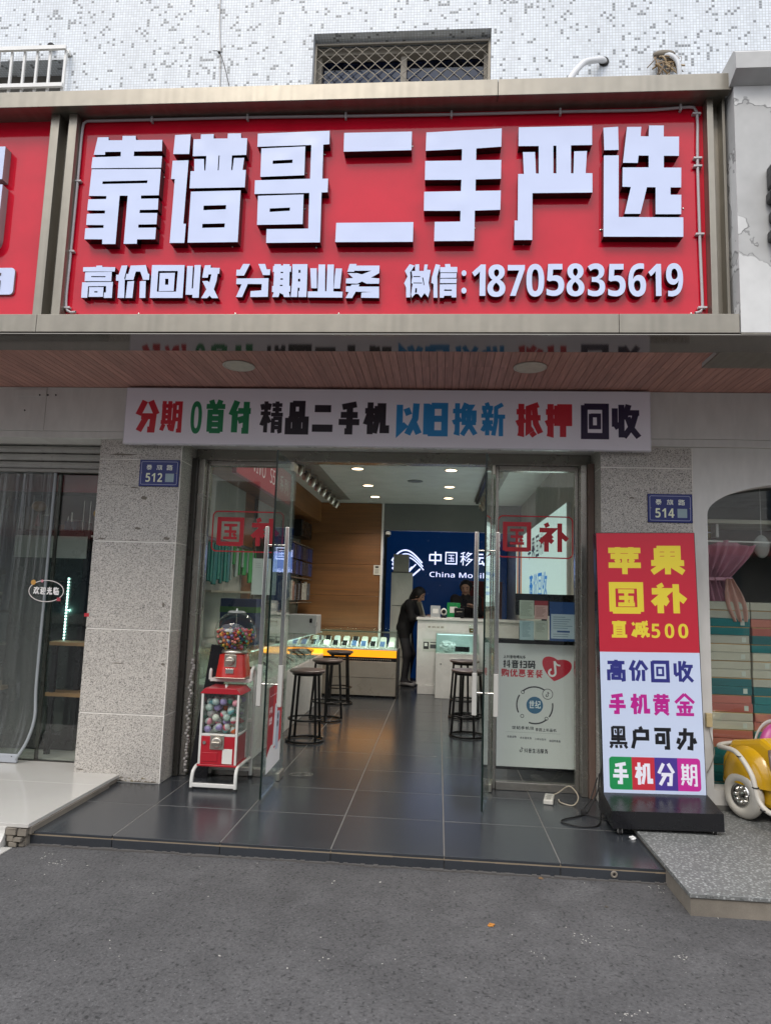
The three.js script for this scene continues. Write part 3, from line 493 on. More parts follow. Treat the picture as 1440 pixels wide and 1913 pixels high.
  obj('small_plate', new THREE.ExtrudeGeometry(rs, { depth: 0.015, bevelEnabled: false }).translate(0, 0, SZ + 0.0005), nm, ns);
  const [kk, kc] = canvas(256, 128); glyph(kc, '高', 60, 10, 110, 108, 16, '#3a2c30');
  sheet('plate_print', -2.28, -2.07, 3.16, 3.31, SZ + 0.0175, print(kk), ns, { mat: { transparent: true, alphaTest: 0.4 } });
}

// ---------------------------------------------------------------- the white boxed sign on the far side of the frame
{
  const w = thing('white_fascia', 'white boxed fascia with flaking paint beside the steel frame', 'fascia');
  obj('box', bx(2.118, 5, 2.87, 4.3, -0.4, 0.16), M.peel, w);
  obj('cap', extr([[0, 0], [0.09, 0.035], [0.09, 0.13], [0.06, 0.16], [-0.5, 0.16], [-0.5, 0]], 2.9).rotateY(-Math.PI / 2).translate(4.995, 4.3005, 0.165), M.peel, w);
  obj('underside', bx(2.118, 5, 2.8625, 2.8695, -0.4, 0.158), M.steel, w);
  const bl = (x0, x1, y0, y1) => obj('black_letter', rbx(x0, x1, y0, y1, 0.1605, 0.24, 0.02, 3), M.black, w);
  bl(2.27, 2.6, 3.66, 3.8); bl(2.262, 2.45, 3.58, 3.65); bl(2.272, 2.5, 3.47, 3.54); bl(2.262, 2.5, 3.36, 3.43);
  for (const y of [3.625, 3.395]) obj('letter_face', cyl(0.03, 0.03, 0.01, 20).rotateX(Math.PI / 2).translate(2.29, y, 0.247), M.white, w);
}

// ---------------------------------------------------------------- slatted soffit
{
  const s = thing('slatted_soffit', 'brown wood grain slat ceiling under the shop canopy', 'ceiling');
  obj('backing', bx(-4.6, 4.6, 2.906, 2.93, WZ, -0.128), M.dark, s);
  for (let k = 0; k < 128; k++) { const x = -3.2 + k * 0.05; obj('slat', bx(x + 0.0014, x + 0.0486, 2.895, 2.9055, WZ + 0.004, -0.131), M.soffit[(hash(k, 1, 2) * 3) | 0], s); }
  obj('edge_trim', bx(-3.4, 3.4, 2.88, 2.8945, WZ + 0.0035, WZ + 0.02), paint(0x6d5346, 0.6), s);
  let first;
  for (const x of [-0.804, 1.09]) {
    const l = thing('recessed_lamp', 'unlit round white recessed lamp in the brown slat ceiling', 'lamp', [x, 2.894, -0.487], 0, 'lamps in the slat ceiling');
    obj('trim_ring', lathe([[0.088, 0], [0.104, -0.001], [0.106, -0.006], [0.1, -0.009], [0.088, -0.006], [0.088, 0]]), paint(0xc9c3b6, 0.5), l);
    obj('diffuser', cyl(0.0875, 0.0875, 0.004, 32).translate(0, -0.004, 0), paint(0xcfc8b8, 0.6), l);
  }
}
// ---------------------------------------------------------------- pillars, beam, house numbers
const grimeM = [std(0x8a8068, 0.95, { map: grainTex }), std(0x7c7466, 0.95, { map: grainTex })];
function pillar(x0, x1, label, stains) {
  const p = thing('granite_pillar', label, 'pillar', [0, 0, 0], 0);
  obj('mortar_core', bx(x0 + 0.004, x1 - 0.004, 0.0705, 2.506, -1.41, WZ - 0.004), M.whiteGrout, p);
  const ys = [0.071, 0.53, 1.12, 1.75, 2.358, 2.505];
  for (let i = 0; i < 5; i++) {
    const sh = (o) => { const uv = o.geometry.attributes.uv; for (let q = 0; q < uv.count; q++) uv.setXY(q, uv.getX(q) + i * 0.43 + x0, uv.getY(q) + i * 0.29); };
    sh(obj('front_slab', rbx(x0, x1, ys[i] + 0.0045, ys[i + 1] - 0.0045, WZ - 0.02, WZ, 0.0015, 1), M.granite[i % 2], p));
    for (const [a, b] of [[x1 - 0.018, x1 - 0.0005], [x0 + 0.0005, x0 + 0.018]]) sh(obj('side_slab', rbx(a, b, ys[i] + 0.0045, ys[i + 1] - 0.0045, -1.40, WZ - 0.023, 0.0015, 1), M.granite[(i + 1) % 2], p));
  }
  obj('arris_grout', bx(x1 - 0.004, x1 + 0.001, 0.0715, 2.504, WZ - 0.004, WZ + 0.001), M.whiteGrout, p);
  for (let k = 0; k < 22; k++) { const x = x0 + 0.01 + rnd() * (x1 - x0 - 0.04), w = rr(0.01, 0.05), h = rr(0.004, 0.02); obj('grime', extr([[0, 0], [w, 0], [w * 0.8, h * 0.5], [w * 0.55, h * 0.4], [w * 0.4, h], [w * 0.15, h * 0.5]], 0.0004).translate(x, 0.0765 + (k % 5 ? 0 : 0.02), WZ + 0.0005), grimeM[k % 2], p); }
  for (const [u, v, w, h] of stains) { const a = onZ(u, v, WZ); obj('scuff', extr([[-w / 2, 0], [-w / 4, h / 2], [w / 5, h / 3], [w / 2, h * 0.1], [w / 4, -h / 2], [-w / 3, -h / 3]], 0.0004).translate(a.x, a.y, WZ + 0.0006), std(0x6e675e, 0.9), p); }
  return p;
}
const pL = pillar(-1.982, -1.36, 'grey granite clad pillar carrying the blue number 512 plate', [[258, 987, 0.05, 0.02], [312, 1006, 0.05, 0.025], [190, 1006, 0.06, 0.012], [270, 930, 0.05, 0.03], [306, 1130, 0.02, 0.035], [222, 1239, 0.09, 0.008], [305, 1241, 0.03, 0.02], [150, 1437, 0.06, 0.01], [232, 849, 0.22, 0.014], [250, 1009, 0.08, 0.006], [252, 911, 0.06, 0.012]]);
const pR = pillar(1.65, 2.272, 'grey granite clad pillar carrying the blue number 514 plate', [[1180, 930, 0.04, 0.012]]);
tag(obj('red_sticker', bx(-2.0, -1.965, 1.2, 1.225, WZ + 0.0005, WZ + 0.0015), std(0xb0232f, 0.6)), 'small red sticker on the edge of the granite pillar', 'sticker');
tag(obj('pillar_patch', extr([[-1.955, 2.17], [-1.67, 2.165], [-1.66, 2.345], [-1.955, 2.352], [-1.965, 2.25]], 0.003, [], 0.001).translate(0, 0, WZ + 0.001), M.granite[1]), 'pale cement patch where a plate once sat beside the number 512', 'patch');
function plate(num, x, y, label) {
  const t = thing('house_number_plate', label, 'sign', [x, y, WZ + 0.0005]);
  obj('plate', rbx(0, 0.3, -0.2, 0, 0.001, 0.007, 0.002, 1), paint(0x1f2a66, 0.35), t);
  const [k, c] = canvas(600, 400, '#232e6e');
  c.strokeStyle = '#b9bdd0'; c.lineWidth = 5; rrect(c, 22, 24, 556, 352, 22); c.stroke();
  ['泰', '旗', '路'].forEach((ch, i) => glyph(c, ch, 96 + i * 158, 70, 92, 84, 15, '#d9dccd'));
  [...num].forEach((ch, i) => glyph(c, ch, 92 + i * 92, 198, 80, 140, 0, '#dfe3c4'));
  c.fillStyle = '#8fa3a8'; c.fillRect(400, 205, 132, 130); speckle(c, 600, 400, 500, 0.16);
  sheet('plate_print', 0.004, 0.296, -0.196, -0.004, 0.0085, print(k), t, { rough: 0.3 });
  for (const a of [0.02, 0.28]) obj('screw', at(new THREE.SphereGeometry(0.004, 8, 6), a, -0.1, 0.009), M.chrome, t);
}
plate('512', -1.668, 2.357, 'blue house number plate 512 screwed beside the cement patch');
plate('514', 1.964, 2.176, 'blue house number plate 514 on the pillar above the promotional stand');

const beam = thing('wall_beam', 'grubby white plastered beam running behind the printed banner', 'beam');
for (const [a, b] of [[-4.6, -2.42], [-2.418, -1.0], [-0.998, 1.4], [1.402, 4.6]]) obj('plaster_panel', rbx(a, b, 2.56, 2.893, -1.3, WZ + 0.03, 0.003, 1), M.wallWhite, beam);
obj('bottom_lip', rbx(-4.6, 4.6, 2.507, 2.559, -1.3, WZ + 0.022, 0.004, 1), M.wallWhite, beam);
obj('bracket', rbx(-2.66, -2.42, 2.82, 2.875, WZ + 0.031, WZ + 0.036, 0.002, 1), M.wallWhite, beam);
for (const [u, v] of [[75, 738], [90, 738], [105, 738], [46, 766]]) { const p = onZ(u, v, WZ + 0.036); obj('screw_hole', at(new THREE.SphereGeometry(0.006, 8, 6), p.x, p.y, WZ + (u < 60 ? 0.03 : 0.0365)), M.dark, beam); }

// ---------------------------------------------------------------- printed banner
{
  const t = thing('banner_light_box', 'long white printed banner with red, green, black and blue characters', 'banner');
  const x0 = -1.78, x1 = 1.975, y0 = 2.457, y1 = 2.882, z = -0.95;
  obj('box', rbx(x0, x1, y0, y1, WZ + 0.032, z, 0.006, 2), paint(0xd8d5dc, 0.45), t);
  const [k, c] = canvas(2048, 232, '#e6e2ea'), X = (u) => (u - 235) / (1214 - 235) * 2048 + 6, put = (ch, u0, u1, col, lw = 25, ty = 42, th = 148) => glyph(c, ch, X(u0), ty, X(u1) - X(u0), th, lw, col);
  const R = '#c31f30', Gn = '#0f7a4a', K = '#1d1422', Bl = '#1f86c4', Pu = '#23163a';
  put('分', 254, 297, R); put('期', 301, 344, R); put('0', 360, 383, Gn, 0, 52, 138); put('首', 388, 429, Gn); put('付', 436, 478, Gn);
  put('精', 494, 539, K); put('品', 545, 586, K); put('二', 592, 636, K, 30); put('手', 642, 686, K); put('机', 692, 736, K);
  put('以', 753, 797, Bl); put('旧', 803, 847, Bl); put('换', 855, 900, Bl); put('新', 907, 953, Bl); put('抵', 971, 1018, R); put('押', 1024, 1070, R); put('回', 1091, 1136, Pu); put('收', 1144, 1193, Pu);
  speckle(c, 2048, 232, 900, 0.1);
  sheet('printed_face', x0 + 0.008, x1 - 0.008, y0 + 0.008, y1 - 0.008, z + 0.0015, print(k), t, { rough: 0.4 });
}

// ---------------------------------------------------------------- shop front: frame, fixed panes, doors
const DZ = -1.38;
{
  const t = thing('shop_front', 'stainless steel shop front frame with fixed glass side panes', 'shop front');
  obj('head_beam', rbx(-1.3585, 1.6485, 2.42, 2.506, DZ - 0.06, DZ + 0.05, 0.004, 1), M.frame, t);
  obj('wall_over_door', bx(-1.69, 1.69, 2.5065, 2.895, -1.5, -1.3005), M.wallWhite, t);
  const jamb = (x0, x1, z0, z1, n = 'jamb', m = M.frame) => obj(n, rbx(x0, x1, 0.0715, 2.4195, z0, z1, 0.004, 1), m, t);
  jamb(-1.3585, -1.318, DZ - 0.03, DZ + 0.13, 'jamb', M.darkFrame); jamb(-1.3175, -1.268, DZ - 0.05, DZ + 0.1); jamb(-1.2675, -1.25, DZ - 0.03, DZ + 0.03);
  jamb(1.605, 1.6485, DZ - 0.05, DZ + 0.16, 'jamb', std(0x6f5a50, 0.6, { map: grainTex })); jamb(1.56, 1.6045, DZ - 0.05, DZ + 0.12); jamb(1.535, 1.5595, DZ - 0.03, DZ + 0.03);
  jamb(-0.612, -0.59, DZ - 0.02, DZ + 0.02); jamb(0.952, 0.974, DZ - 0.02, DZ + 0.02);
  for (const [a, b] of [[-1.2495, -0.6125], [0.9745, 1.5345]]) {
    obj('fixed_pane', bx(a, b, 0.128, 2.38, DZ - 0.005, DZ + 0.005), M.glass, t);
    obj('top_rail', rbx(a, b, 2.3805, 2.4195, DZ - 0.03, DZ + 0.035, 0.003, 1), M.frame, t);
    obj('kick_plate', rbx(a, b, 0.0715, 0.127, DZ - 0.03, DZ + 0.035, 0.003, 1), M.frame, t);
  }
  // red vinyl lettering on both fixed panes
  const vin = (x0, x1, y0, y1) => {
    const [k, c] = canvas(768, 440); c.strokeStyle = '#c01f2d'; c.lineWidth = 13; rrect(c, 12, 12, 744, 416, 52); c.stroke();
    glyph(c, '国', 52, 62, 300, 320, 50, '#c01f2d'); glyph(c, '补', 408, 58, 315, 325, 54, '#c01f2d');
    sheet('vinyl_lettering', x0, x1, y0, y1, DZ + 0.007, print(k), t, { mat: { transparent: true, alphaTest: 0.5 } });
  };
  vin(0.965, 1.53, 1.725, 2.05); vin(-1.218, -0.65, 1.71, 2.036);

  function leaf(hx, hz, ang, label, out) {                // hinge place; ang turns the leaf outwards; local x runs from hinge to free edge
    const d = thing('glass_door', label, 'door', [hx, 0, hz], ang);
    const L = 0.68, h0 = 0.085, h1 = 2.385;
    obj('pane', bx(0.002, L - 0.0085, h0, h1, -0.006, 0.006), M.greenGlass, d);
    obj('free_edge', bx(L - 0.008, L, h0, h1, -0.006, 0.006), M.glassEdge, d);
    obj('top_patch', rbx(0, 0.16, h1 - 0.05, h1 + 0.02, -0.016, 0.016, 0.003, 1), M.satin, d);
    obj('bottom_patch', rbx(0, 0.16, h0 - 0.012, h0 + 0.04, -0.016, 0.016, 0.003, 1), M.satin, d);
    for (const s of [-1, 1]) {
      const hd = obj('handle', rbx(L - 0.135, L - 0.107, 0.652, 1.868, s * 0.07 - 0.014, s * 0.07 + 0.014, 0.005, 2), M.chrome, d);
      for (const y of [0.8, 1.74]) obj('standoff', rod(V(L - 0.121, y, s * 0.007), V(L - 0.121, y, s * 0.056), 0.007, 12), M.chrome, hd);
      obj('plastic_sleeve', rbx(L - 0.137, L - 0.105, 0.655, 0.93, s * 0.07 - 0.016, s * 0.07 + 0.016, 0.005, 2), phys(0xb9b6b0, 0.3, {}), hd);
    }
    return d;
  }
  const dl = leaf(-0.589, -1.42, -Math.PI / 2 + 0.02, 'open glass door with a red phone poster stuck low on it', 1);
  leaf(0.948, -1.42, -Math.PI / 2 - 0.158, 'open clear glass door without any poster', 1);
  // poster stuck on the door leaf (outside of the glass)
  const [k, c] = canvas(512, 640, '#c92b3a');
  c.fillStyle = '#a51d2e'; c.fillRect(0, 0, 170, 640); c.fillStyle = '#e9e6e6'; c.beginPath(); c.moveTo(0, 640); c.lineTo(0, 520); c.quadraticCurveTo(180, 400, 260, 500); c.lineTo(512, 470); c.lineTo(512, 640); c.fill();
  c.save(); c.translate(330, 330); c.rotate(0.1); c.fillStyle = '#dfe3ea'; rrect(c, -110, -170, 100, 330, 26); c.fill(); c.fillStyle = '#b9c4d6'; rrect(c, -10, -110, 110, 300, 26); c.fill(); c.fillStyle = '#24344e'; c.beginPath(); c.arc(30, -70, 26, 0, 7); c.arc(30, -10, 26, 0, 7); c.fill(); c.restore();
  line(c, '手机', 30, 150, 110, 60, 9, '#f1e5e5'); line(c, '优惠', 30, 230, 110, 60, 9, '#f1e5e5'); c.fillStyle = '#f1e5e5'; for (let i = 0; i < 6; i++) c.fillRect(40 + i * 70, 70, 50, 5);
  const q = obj('door_poster', new THREE.PlaneGeometry(0.44, 0.56), std(0xffffff, 0.4, { map: print(k), side: THREE.DoubleSide }), dl);
  q.position.set(0.37, 0.5, -0.0085); q.rotation.y = Math.PI; q.userData.label = 'red phone advertising poster on the door glass';

  // things taped or standing behind the fixed panes
  const pb = thing('poster_frame', 'black framed white poster with a red heart behind the fixed pane', 'poster');
  obj('frame', rbx(0.972, 1.572, 0.178, 1.128, -1.535, -1.505, 0.004, 1), M.black, pb);
  const [k2, c2] = canvas(800, 1250, '#dcdad8');
  const hx = (x) => (x - 318) / 792 * 800, hy = (y) => (y - 115) / 1295 * 1250, hl = (t, x0, x1, y0, y1, lw, col) => line(c2, t, hx(x0), hy(y0), hx(x1) - hx(x0), hy(y1) - hy(y0), lw, col);
  hl('上抖音吃喝玩乐', 380, 612, 240, 275, 6, '#3a3c40'); hl('抖音扫码', 378, 712, 288, 378, 15, '#25272c'); hl('购优惠套餐', 362, 790, 384, 474, 14, '#c52b3a');
  c2.fillStyle = '#c8243a'; c2.beginPath(); c2.moveTo(hx(905), hy(500)); c2.bezierCurveTo(hx(770), hy(390), hx(740), hy(240), hx(855), hy(240)); c2.bezierCurveTo(hx(915), hy(245), hx(930), hy(270), hx(945), hy(275)); c2.bezierCurveTo(hx(1040), hy(255), hx(1110), hy(290), hx(1080), hy(370)); c2.bezierCurveTo(hx(1050), hy(430), hx(970), hy(480), hx(905), hy(500)); c2.fill();
  const note = (x, y, k, col) => { c2.strokeStyle = col; c2.lineWidth = 24 * k; c2.beginPath(); c2.moveTo(x - 6 * k, y - 90 * k); c2.lineTo(x + 6 * k, y + 30 * k); c2.stroke(); c2.lineWidth = 22 * k; c2.beginPath(); c2.arc(x - 30 * k, y + 36 * k, 36 * k, -0.5, 4.5); c2.stroke(); c2.lineWidth = 18 * k; c2.beginPath(); c2.arc(x + 46 * k, y - 88 * k, 44 * k, 1.3, 3.0); c2.stroke(); };
  note(hx(915), hy(375), 0.95, '#f2eeee');
  c2.strokeStyle = '#2c2a33'; c2.lineWidth = 14; for (const [a, b] of [[-2.3, -1.0], [-0.15, 0.65], [0.85, 1.9], [2.7, 3.7]]) { c2.beginPath(); c2.arc(hx(708), hy(762), 186, a, b); c2.stroke(); }
  c2.lineWidth = 6; for (const [x, y, r] of [[585, 628, 16], [580, 880, 16], [828, 898, 16], [840, 640, 52]]) { c2.beginPath(); c2.arc(hx(x), hy(y), r, 0, 7); c2.stroke(); } note(hx(842), hy(644), 0.3, '#2c2a33');
  c2.fillStyle = '#35698e'; c2.beginPath(); c2.arc(hx(708), hy(762), 86, 0, 7); c2.fill(); hl('世纪', 650, 768, 708, 800, 9, '#e8eef0');
  hl('世纪手机旗', 475, 700, 985, 1022, 6, '#4a4b50'); hl('泰路上新品机', 715, 930, 998, 1034, 5, '#4a4b50'); c2.fillStyle = '#8d9092'; c2.fillRect(hx(415), hy(1050), hx(975) - hx(415), 2);
  hl('世品金购', 428, 522, 1088, 1112, 4, '#6a6b70'); hl('手新直收务', 558, 678, 1096, 1120, 4, '#6a6b70'); hl('二中分生付', 708, 826, 1102, 1126, 4, '#6a6b70'); hl('优回列音品', 856, 972, 1114, 1138, 4, '#6a6b70');
  note(hx(578), hy(1232), 0.3, '#33353a'); hl('抖音生活服务', 602, 845, 1212, 1262, 6, '#33353a');
  speckle(c2, 800, 1250, 900, 0.1);
  sheet('poster_print', 0.99, 1.555, 0.2, 1.092, -1.503, print(k2), pb);

  const paper = (name, u0, u1, v0, v1, bg, fn, label) => { const a = onZ(u0, v0, DZ - 0.012), b = onZ(u1, v1, DZ - 0.012), [kk, cc] = canvas(256, 320, bg); fn(cc); speckle(cc, 256, 320, 200, 0.1); tag(sheet(name, a.x, b.x, b.y, a.y, DZ - 0.012, print(kk), scene, { rough: 0.8 }), label, 'notice'); };
  const lines = (c, x, y, n, w, col) => { c.fillStyle = col; for (let i = 0; i < n; i++) c.fillRect(x, y + i * 18, w * (0.6 + 0.4 * hash(i, n, 1)), 5); };
  paper('notice_paper', 970, 997, 1121, 1157, '#b9bfae', (c) => { lines(c, 24, 30, 14, 210, '#6d7268'); }, 'greenish printed sheet taped inside the glass beside a red headed notice');
  paper('red_headed_notice', 998, 1023, 1122, 1157, '#cfa79f', (c) => { c.fillStyle = '#a03a40'; c.fillRect(0, 0, 256, 80); lines(c, 30, 110, 10, 190, '#80534f'); }, 'small pink notice with a dark red heading taped inside the glass');
  paper('notice_paper', 970, 997, 1159, 1196, '#a9bdc0', (c) => { lines(c, 50, 30, 14, 150, '#64787e'); }, 'bluish printed sheet taped below the greenish sheet inside the glass');
  paper('notice_paper', 998, 1023, 1159, 1196, '#b4b8ab', (c) => { lines(c, 30, 40, 9, 180, '#74766c'); }, 'pale printed sheet taped below the red headed notice');
  paper('blue_notice', 1026, 1078, 1124, 1199, '#2f4f85', (c) => { line(c, '一证通查'.slice(2), 70, 40, 110, 40, 7, '#dfe6f0'); c.fillStyle = '#b9c6cf'; c.fillRect(14, 100, 228, 200); lines(c, 34, 122, 6, 180, '#7b8b98'); c.fillStyle = '#2f4f85'; c.fillRect(70, 235, 116, 14); lines(c, 34, 262, 2, 180, '#7b8b98'); }, 'blue bordered notice sheet taped inside the glass above the heart poster');
  // white paper and shelf stock behind the other pane
  paper('blank_paper', 473, 515, 1043, 1112, '#cfd0c8', (c) => { lines(c, 30, 40, 3, 60, '#b2b3ac'); }, 'large blank white sheet hung behind the fixed pane near the red lettering');
  // small dark monitor standing behind the notices
  const mon = thing('monitor', 'black flat monitor seen behind the notices on the glass', 'monitor');
  obj('screen', rbx(1.15, 1.62, 1.3, 1.47, -1.8, -1.775, 0.004, 1), M.black, mon); obj('neck', rbx(1.36, 1.4, 1.0, 1.31, -1.82, -1.801, 0.003, 1), M.black, mon); obj('foot', rbx(1.28, 1.48, 0.972, 0.99, -1.88, -1.72, 0.003, 1), M.black, mon);
}
// ---------------------------------------------------------------- the shop room
{
  const r = thing('shop_room', 'shop interior walls with wood panelling and pale ceiling', 'room');
  obj('side_wall', bx(-1.69, -1.52, 0.0715, 2.9, -8.1, -1.5005), paint(0xb7b3a8, 0.8), r);
  obj('side_wall', bx(1.69, 1.74, 0.0715, 2.9, -8.1, -1.5005), paint(0xb7b3a8, 0.8), r);
  obj('side_wall', bx(-1.69, -1.3605, 0.0715, 2.5, -1.5, -1.4105), paint(0xb7b3a8, 0.8), r);
  obj('ceiling_panel', bx(-1.52, 1.69, 2.755, 2.9, -8.1, -1.5005), M.ceiling, r);
  obj('rear_wall', bx(-1.52, 1.69, 0.0715, 2.7545, -8.1, -8.03), M.greyWall, r);
  for (let k = 0; k < 6; k++) obj('wood_panel', rbx(-1.5195, -0.302, 0.072 + k * 0.447, 0.516 + k * 0.447, -6.2, -6.1, 0.003, 1), M.wood, r);
  obj('grey_header', bx(-0.27, 1.6895, 2.367, 2.7545, -6.2, -6.1), M.greyWall, r);
  obj('door_post', rbx(-0.301, -0.271, 0.0715, 2.7545, -6.22, -6.08, 0.003, 1), M.white, r);
  for (let k = 0; k < 4; k++) obj('wood_bulkhead', rbx(-1.5195, -1.19, 2.46, 2.7545, -6.099 + k * 1.14, -4.961 + k * 1.14, 0.003, 1), M.wood, r);
  for (let k = 0; k < 8; k++) obj('wood_wainscot', rbx(-1.519, -1.5, 1.0, 2.458, -6.095 + k * 0.57, -5.53 + k * 0.57, 0.002, 1), k > 4 ? paint(0xa6a49b, 0.8) : M.wood, r);
  obj('ceiling_slot', bx(-0.98, -0.73, 2.7485, 2.7545, -5.75, -2.0), paint(0x8c8a84, 0.7), r);
  obj('ceiling_slot', bx(1.0, 1.25, 2.7485, 2.7545, -5.75, -2.0), paint(0x8c8a84, 0.7), r);
  obj('rear_partition', bx(-1.5195, -0.36, 0.0715, 2.7545, -6.5, -6.23), M.greyWall, r);
  obj('ceiling_vent', cyl(0.09, 0.09, 0.006, 20).translate(0.24, 2.7515, -4.1), paint(0x777b79, 0.7), r);
}
{ // downlights: glowing disc and a lamp just below each
  const k = 'lit round downlight in the shop ceiling';
  for (const x of [-0.346, 0.643]) for (const z of [-3.366, -4.47, -5.42, -2.25]) {
    const d = thing('downlight', k, 'lamp', [x, 2.7545, z], 0, 'downlights in the shop ceiling');
    obj('trim_ring', lathe([[0.06, -0.001], [0.075, -0.002], [0.076, -0.006], [0.06, -0.007], [0.06, -0.001]], 24), M.white, d);
    obj('lens', cyl(0.059, 0.059, 0.003, 24).translate(0, -0.004, 0), glow(0xffe2b8, 5), d);
    const l = new THREE.SpotLight(0xfff4ea, 2.6, 0, 1.15, 0.6); l.name = 'lamp_light'; l.position.set(0, -0.03, 0); l.target.position.set(0, -2, 0); l.shadow.radius = 3; l.castShadow = true; d.add(l, l.target); l.target.name = 'lamp_aim';
  }
}
{ // track spots, unlit
  const head = (t, x, z, s) => {
    const y = 2.66, p = part('spot_head', t);
    obj('yoke', [bx(x - 0.045, x - 0.037, y - 0.03, y + 0.07, z - 0.012, z + 0.012), bx(x + 0.037, x + 0.045, y - 0.03, y + 0.07, z - 0.012, z + 0.012), bx(x - 0.0365, x + 0.0365, y + 0.062, y + 0.07, z - 0.012, z + 0.012)], M.satin, p);
    obj('can', lathe([[0.001, 0.05], [0.022, 0.05], [0.034, 0.0], [0.035, -0.05], [0.031, -0.05], [0.028, -0.01], [0.001, 0.0]], 16).rotateZ(s * 0.5).translate(x, y - 0.01, z), M.satin, p);
  };
  for (const [x, lab, s] of [[-0.86, 'row of silver spotlights under the ceiling by the wood panelling', -1], [1.12, 'row of silver spotlights under the ceiling on the side of the lit poster wall', 1]]) {
    const t = thing('track_spotlights', lab, 'spotlights'); obj('track', rbx(x - 0.1, x - 0.065, 2.71, 2.748, -5.65, -2.1, 0.003, 1), M.blackMetal, t);
    for (let k = 0; k < 10; k++) head(t, x - 0.02, -5.5 + k * 0.36, s);
  }
}
{ // blue back wall with the lit name
  const t = thing('blue_logo_wall', 'dark blue back wall with a glowing white logo and name', 'sign');
  const x0 = -0.36, x1 = 1.68, y0 = 0.075, y1 = 2.56, z = -8.0, W = 1024, H = Math.round(1024 * (y1 - y0) / (x1 - x0));
  obj('board', bx(x0, x1, y0, y1, z - 0.025, z), paint(0x14407c, 0.35, { emissive: 0x0d4a94, emissiveIntensity: 0.065 }), t);
  const [k, c] = canvas(W, H, '#000000');
  const X = (u, v) => (onZ(u, v, z).x - x0) / (x1 - x0) * W, Y = (u, v) => (y1 - onZ(u, v, z).y) / (y1 - y0) * H, px = (a, b) => [720 + a / 6.857, 990 + b / 6.857];
  const P = (a, b) => { const q = px(a, b); return [X(...q), Y(...q)]; };
  const inBox = (ch, a0, a1, b0, b1, lw) => { const [ax, ay] = P(a0, b0), [bx_, by] = P(a1, b1); glyph(c, ch, ax, ay, bx_ - ax, by - ay, lw, '#f2f4ff'); };
  inBox('中', 555, 720, 268, 455, 12); inBox('国', 757, 925, 270, 455, 11); inBox('移', 952, 1112, 275, 468, 12); inBox('动', 1168, 1345, 280, 470, 12);
  { const [ax, ay] = P(555, 600), [bx_] = P(1340, 600); c.save(); c.fillStyle = '#f2f4ff'; c.font = '60px sans-serif'; const m = c.measureText('China Mobile'); c.translate(ax, ay); c.scale((bx_ - ax) / m.width, 0.98); c.fillText('China Mobile', 0, 0); c.restore(); }
  const pathL = (a, lw) => { c.strokeStyle = '#eef1ff'; c.lineWidth = lw; c.lineJoin = 'round'; c.beginPath(); a.forEach((q, i) => { const [m, n] = P(q[0], q[1]); i ? c.lineTo(m, n) : c.moveTo(m, n); }); c.stroke(); };
  const arcs = (o) => { const q = []; for (let i = 0; i <= 20; i++) { const a = i / 20; q.push([80 + o * 0.2 + a * 390, 395 + o - 150 * Math.sin(Math.pow(a, 0.9) * Math.PI) + a * 30]); } return q; };
  pathL(arcs(0), 13); pathL(arcs(46), 10); pathL(arcs(90), 10);
  pathL([[85, 480], [190, 600], [275, 640], [330, 600], [445, 500]], 14); pathL([[84, 430], [180, 540], [250, 590], [330, 500], [390, 440]], 11); pathL([[90, 395], [200, 500], [270, 540], [340, 470]], 9);
  const g = new THREE.PlaneGeometry(x1 - x0, y1 - y0).translate((x0 + x1) / 2, (y0 + y1) / 2, z + 0.003), tx = print(k);
  obj('lit_lettering', g, std(0x14345f, 0.4, { emissive: 0xd5defc, emissiveMap: tx, emissiveIntensity: 1.15, alphaMap: tx, alphaTest: 0.3, transparent: true }), t);
  area('sign_light', 0x86a8ff, 0.5, 1.3, 0.35, V(0.6, 1.95, z + 0.02), V(0.6, 1.95, 0));
}
{ // red screen on the back wall
  const t = thing('red_poster', 'dark red poster on the blue wall behind the seated person', 'poster');
  obj('board', rbx(0.97, 1.6, 0.9, 1.72, -7.99, -7.96, 0.004, 1), paint(0x7c1f1c, 0.5), t);
  const [k, c] = canvas(256, 320, '#7a1d1a'); c.fillStyle = '#a8492c'; c.beginPath(); c.arc(130, 200, 100, 0, 7); c.fill(); c.fillStyle = '#d9b1a5'; c.fillRect(30, 24, 60, 8); sheet('print', 0.98, 1.59, 0.91, 1.71, -7.957, print(k), t);
}
{ // standing air conditioner with a carton on top
  const t = thing('standing_air_conditioner', 'tall white standing air conditioner beside the blue wall', 'air conditioner');
  const y1 = 1.79, body = extr([[-0.165, -0.1], [-0.14, 0.12], [-0.06, 0.19], [0.06, 0.19], [0.14, 0.12], [0.165, -0.1]], y1 - 0.08).rotateX(-Math.PI / 2).rotateY(Math.PI).rotateY(Math.PI).translate(-0.03, 0.08, -7.05);
  obj('body', body, paint(0xd3d6cc, 0.5), t);
  obj('grille', rbx(-0.13, 0.07, 1.3, 1.7, -7.27, -7.2, 0.004, 1), paint(0xbfc3b9, 0.5), t); obj('plinth', rbx(-0.2, 0.14, 0.0715, 0.079, -7.24, -6.94, 0.002, 1), M.black, t);
  for (const y of [0.5, 1.28]) obj('seam', bx(-0.175, 0.115, y, y + 0.006, -6.945, -6.94), M.dark, t);
  const b = thing('carton', 'grey carton standing on top of the white air conditioner', 'box'); obj('carton_body', rbx(-0.17, 0.07, 1.8, 2.075, -7.13, -6.93, 0.004, 1), paint(0xa9a99e, 0.8), b); obj('strap', bx(-0.19, 0.11, 1.791, 1.7995, -7.14, -6.92), M.black, b);
}
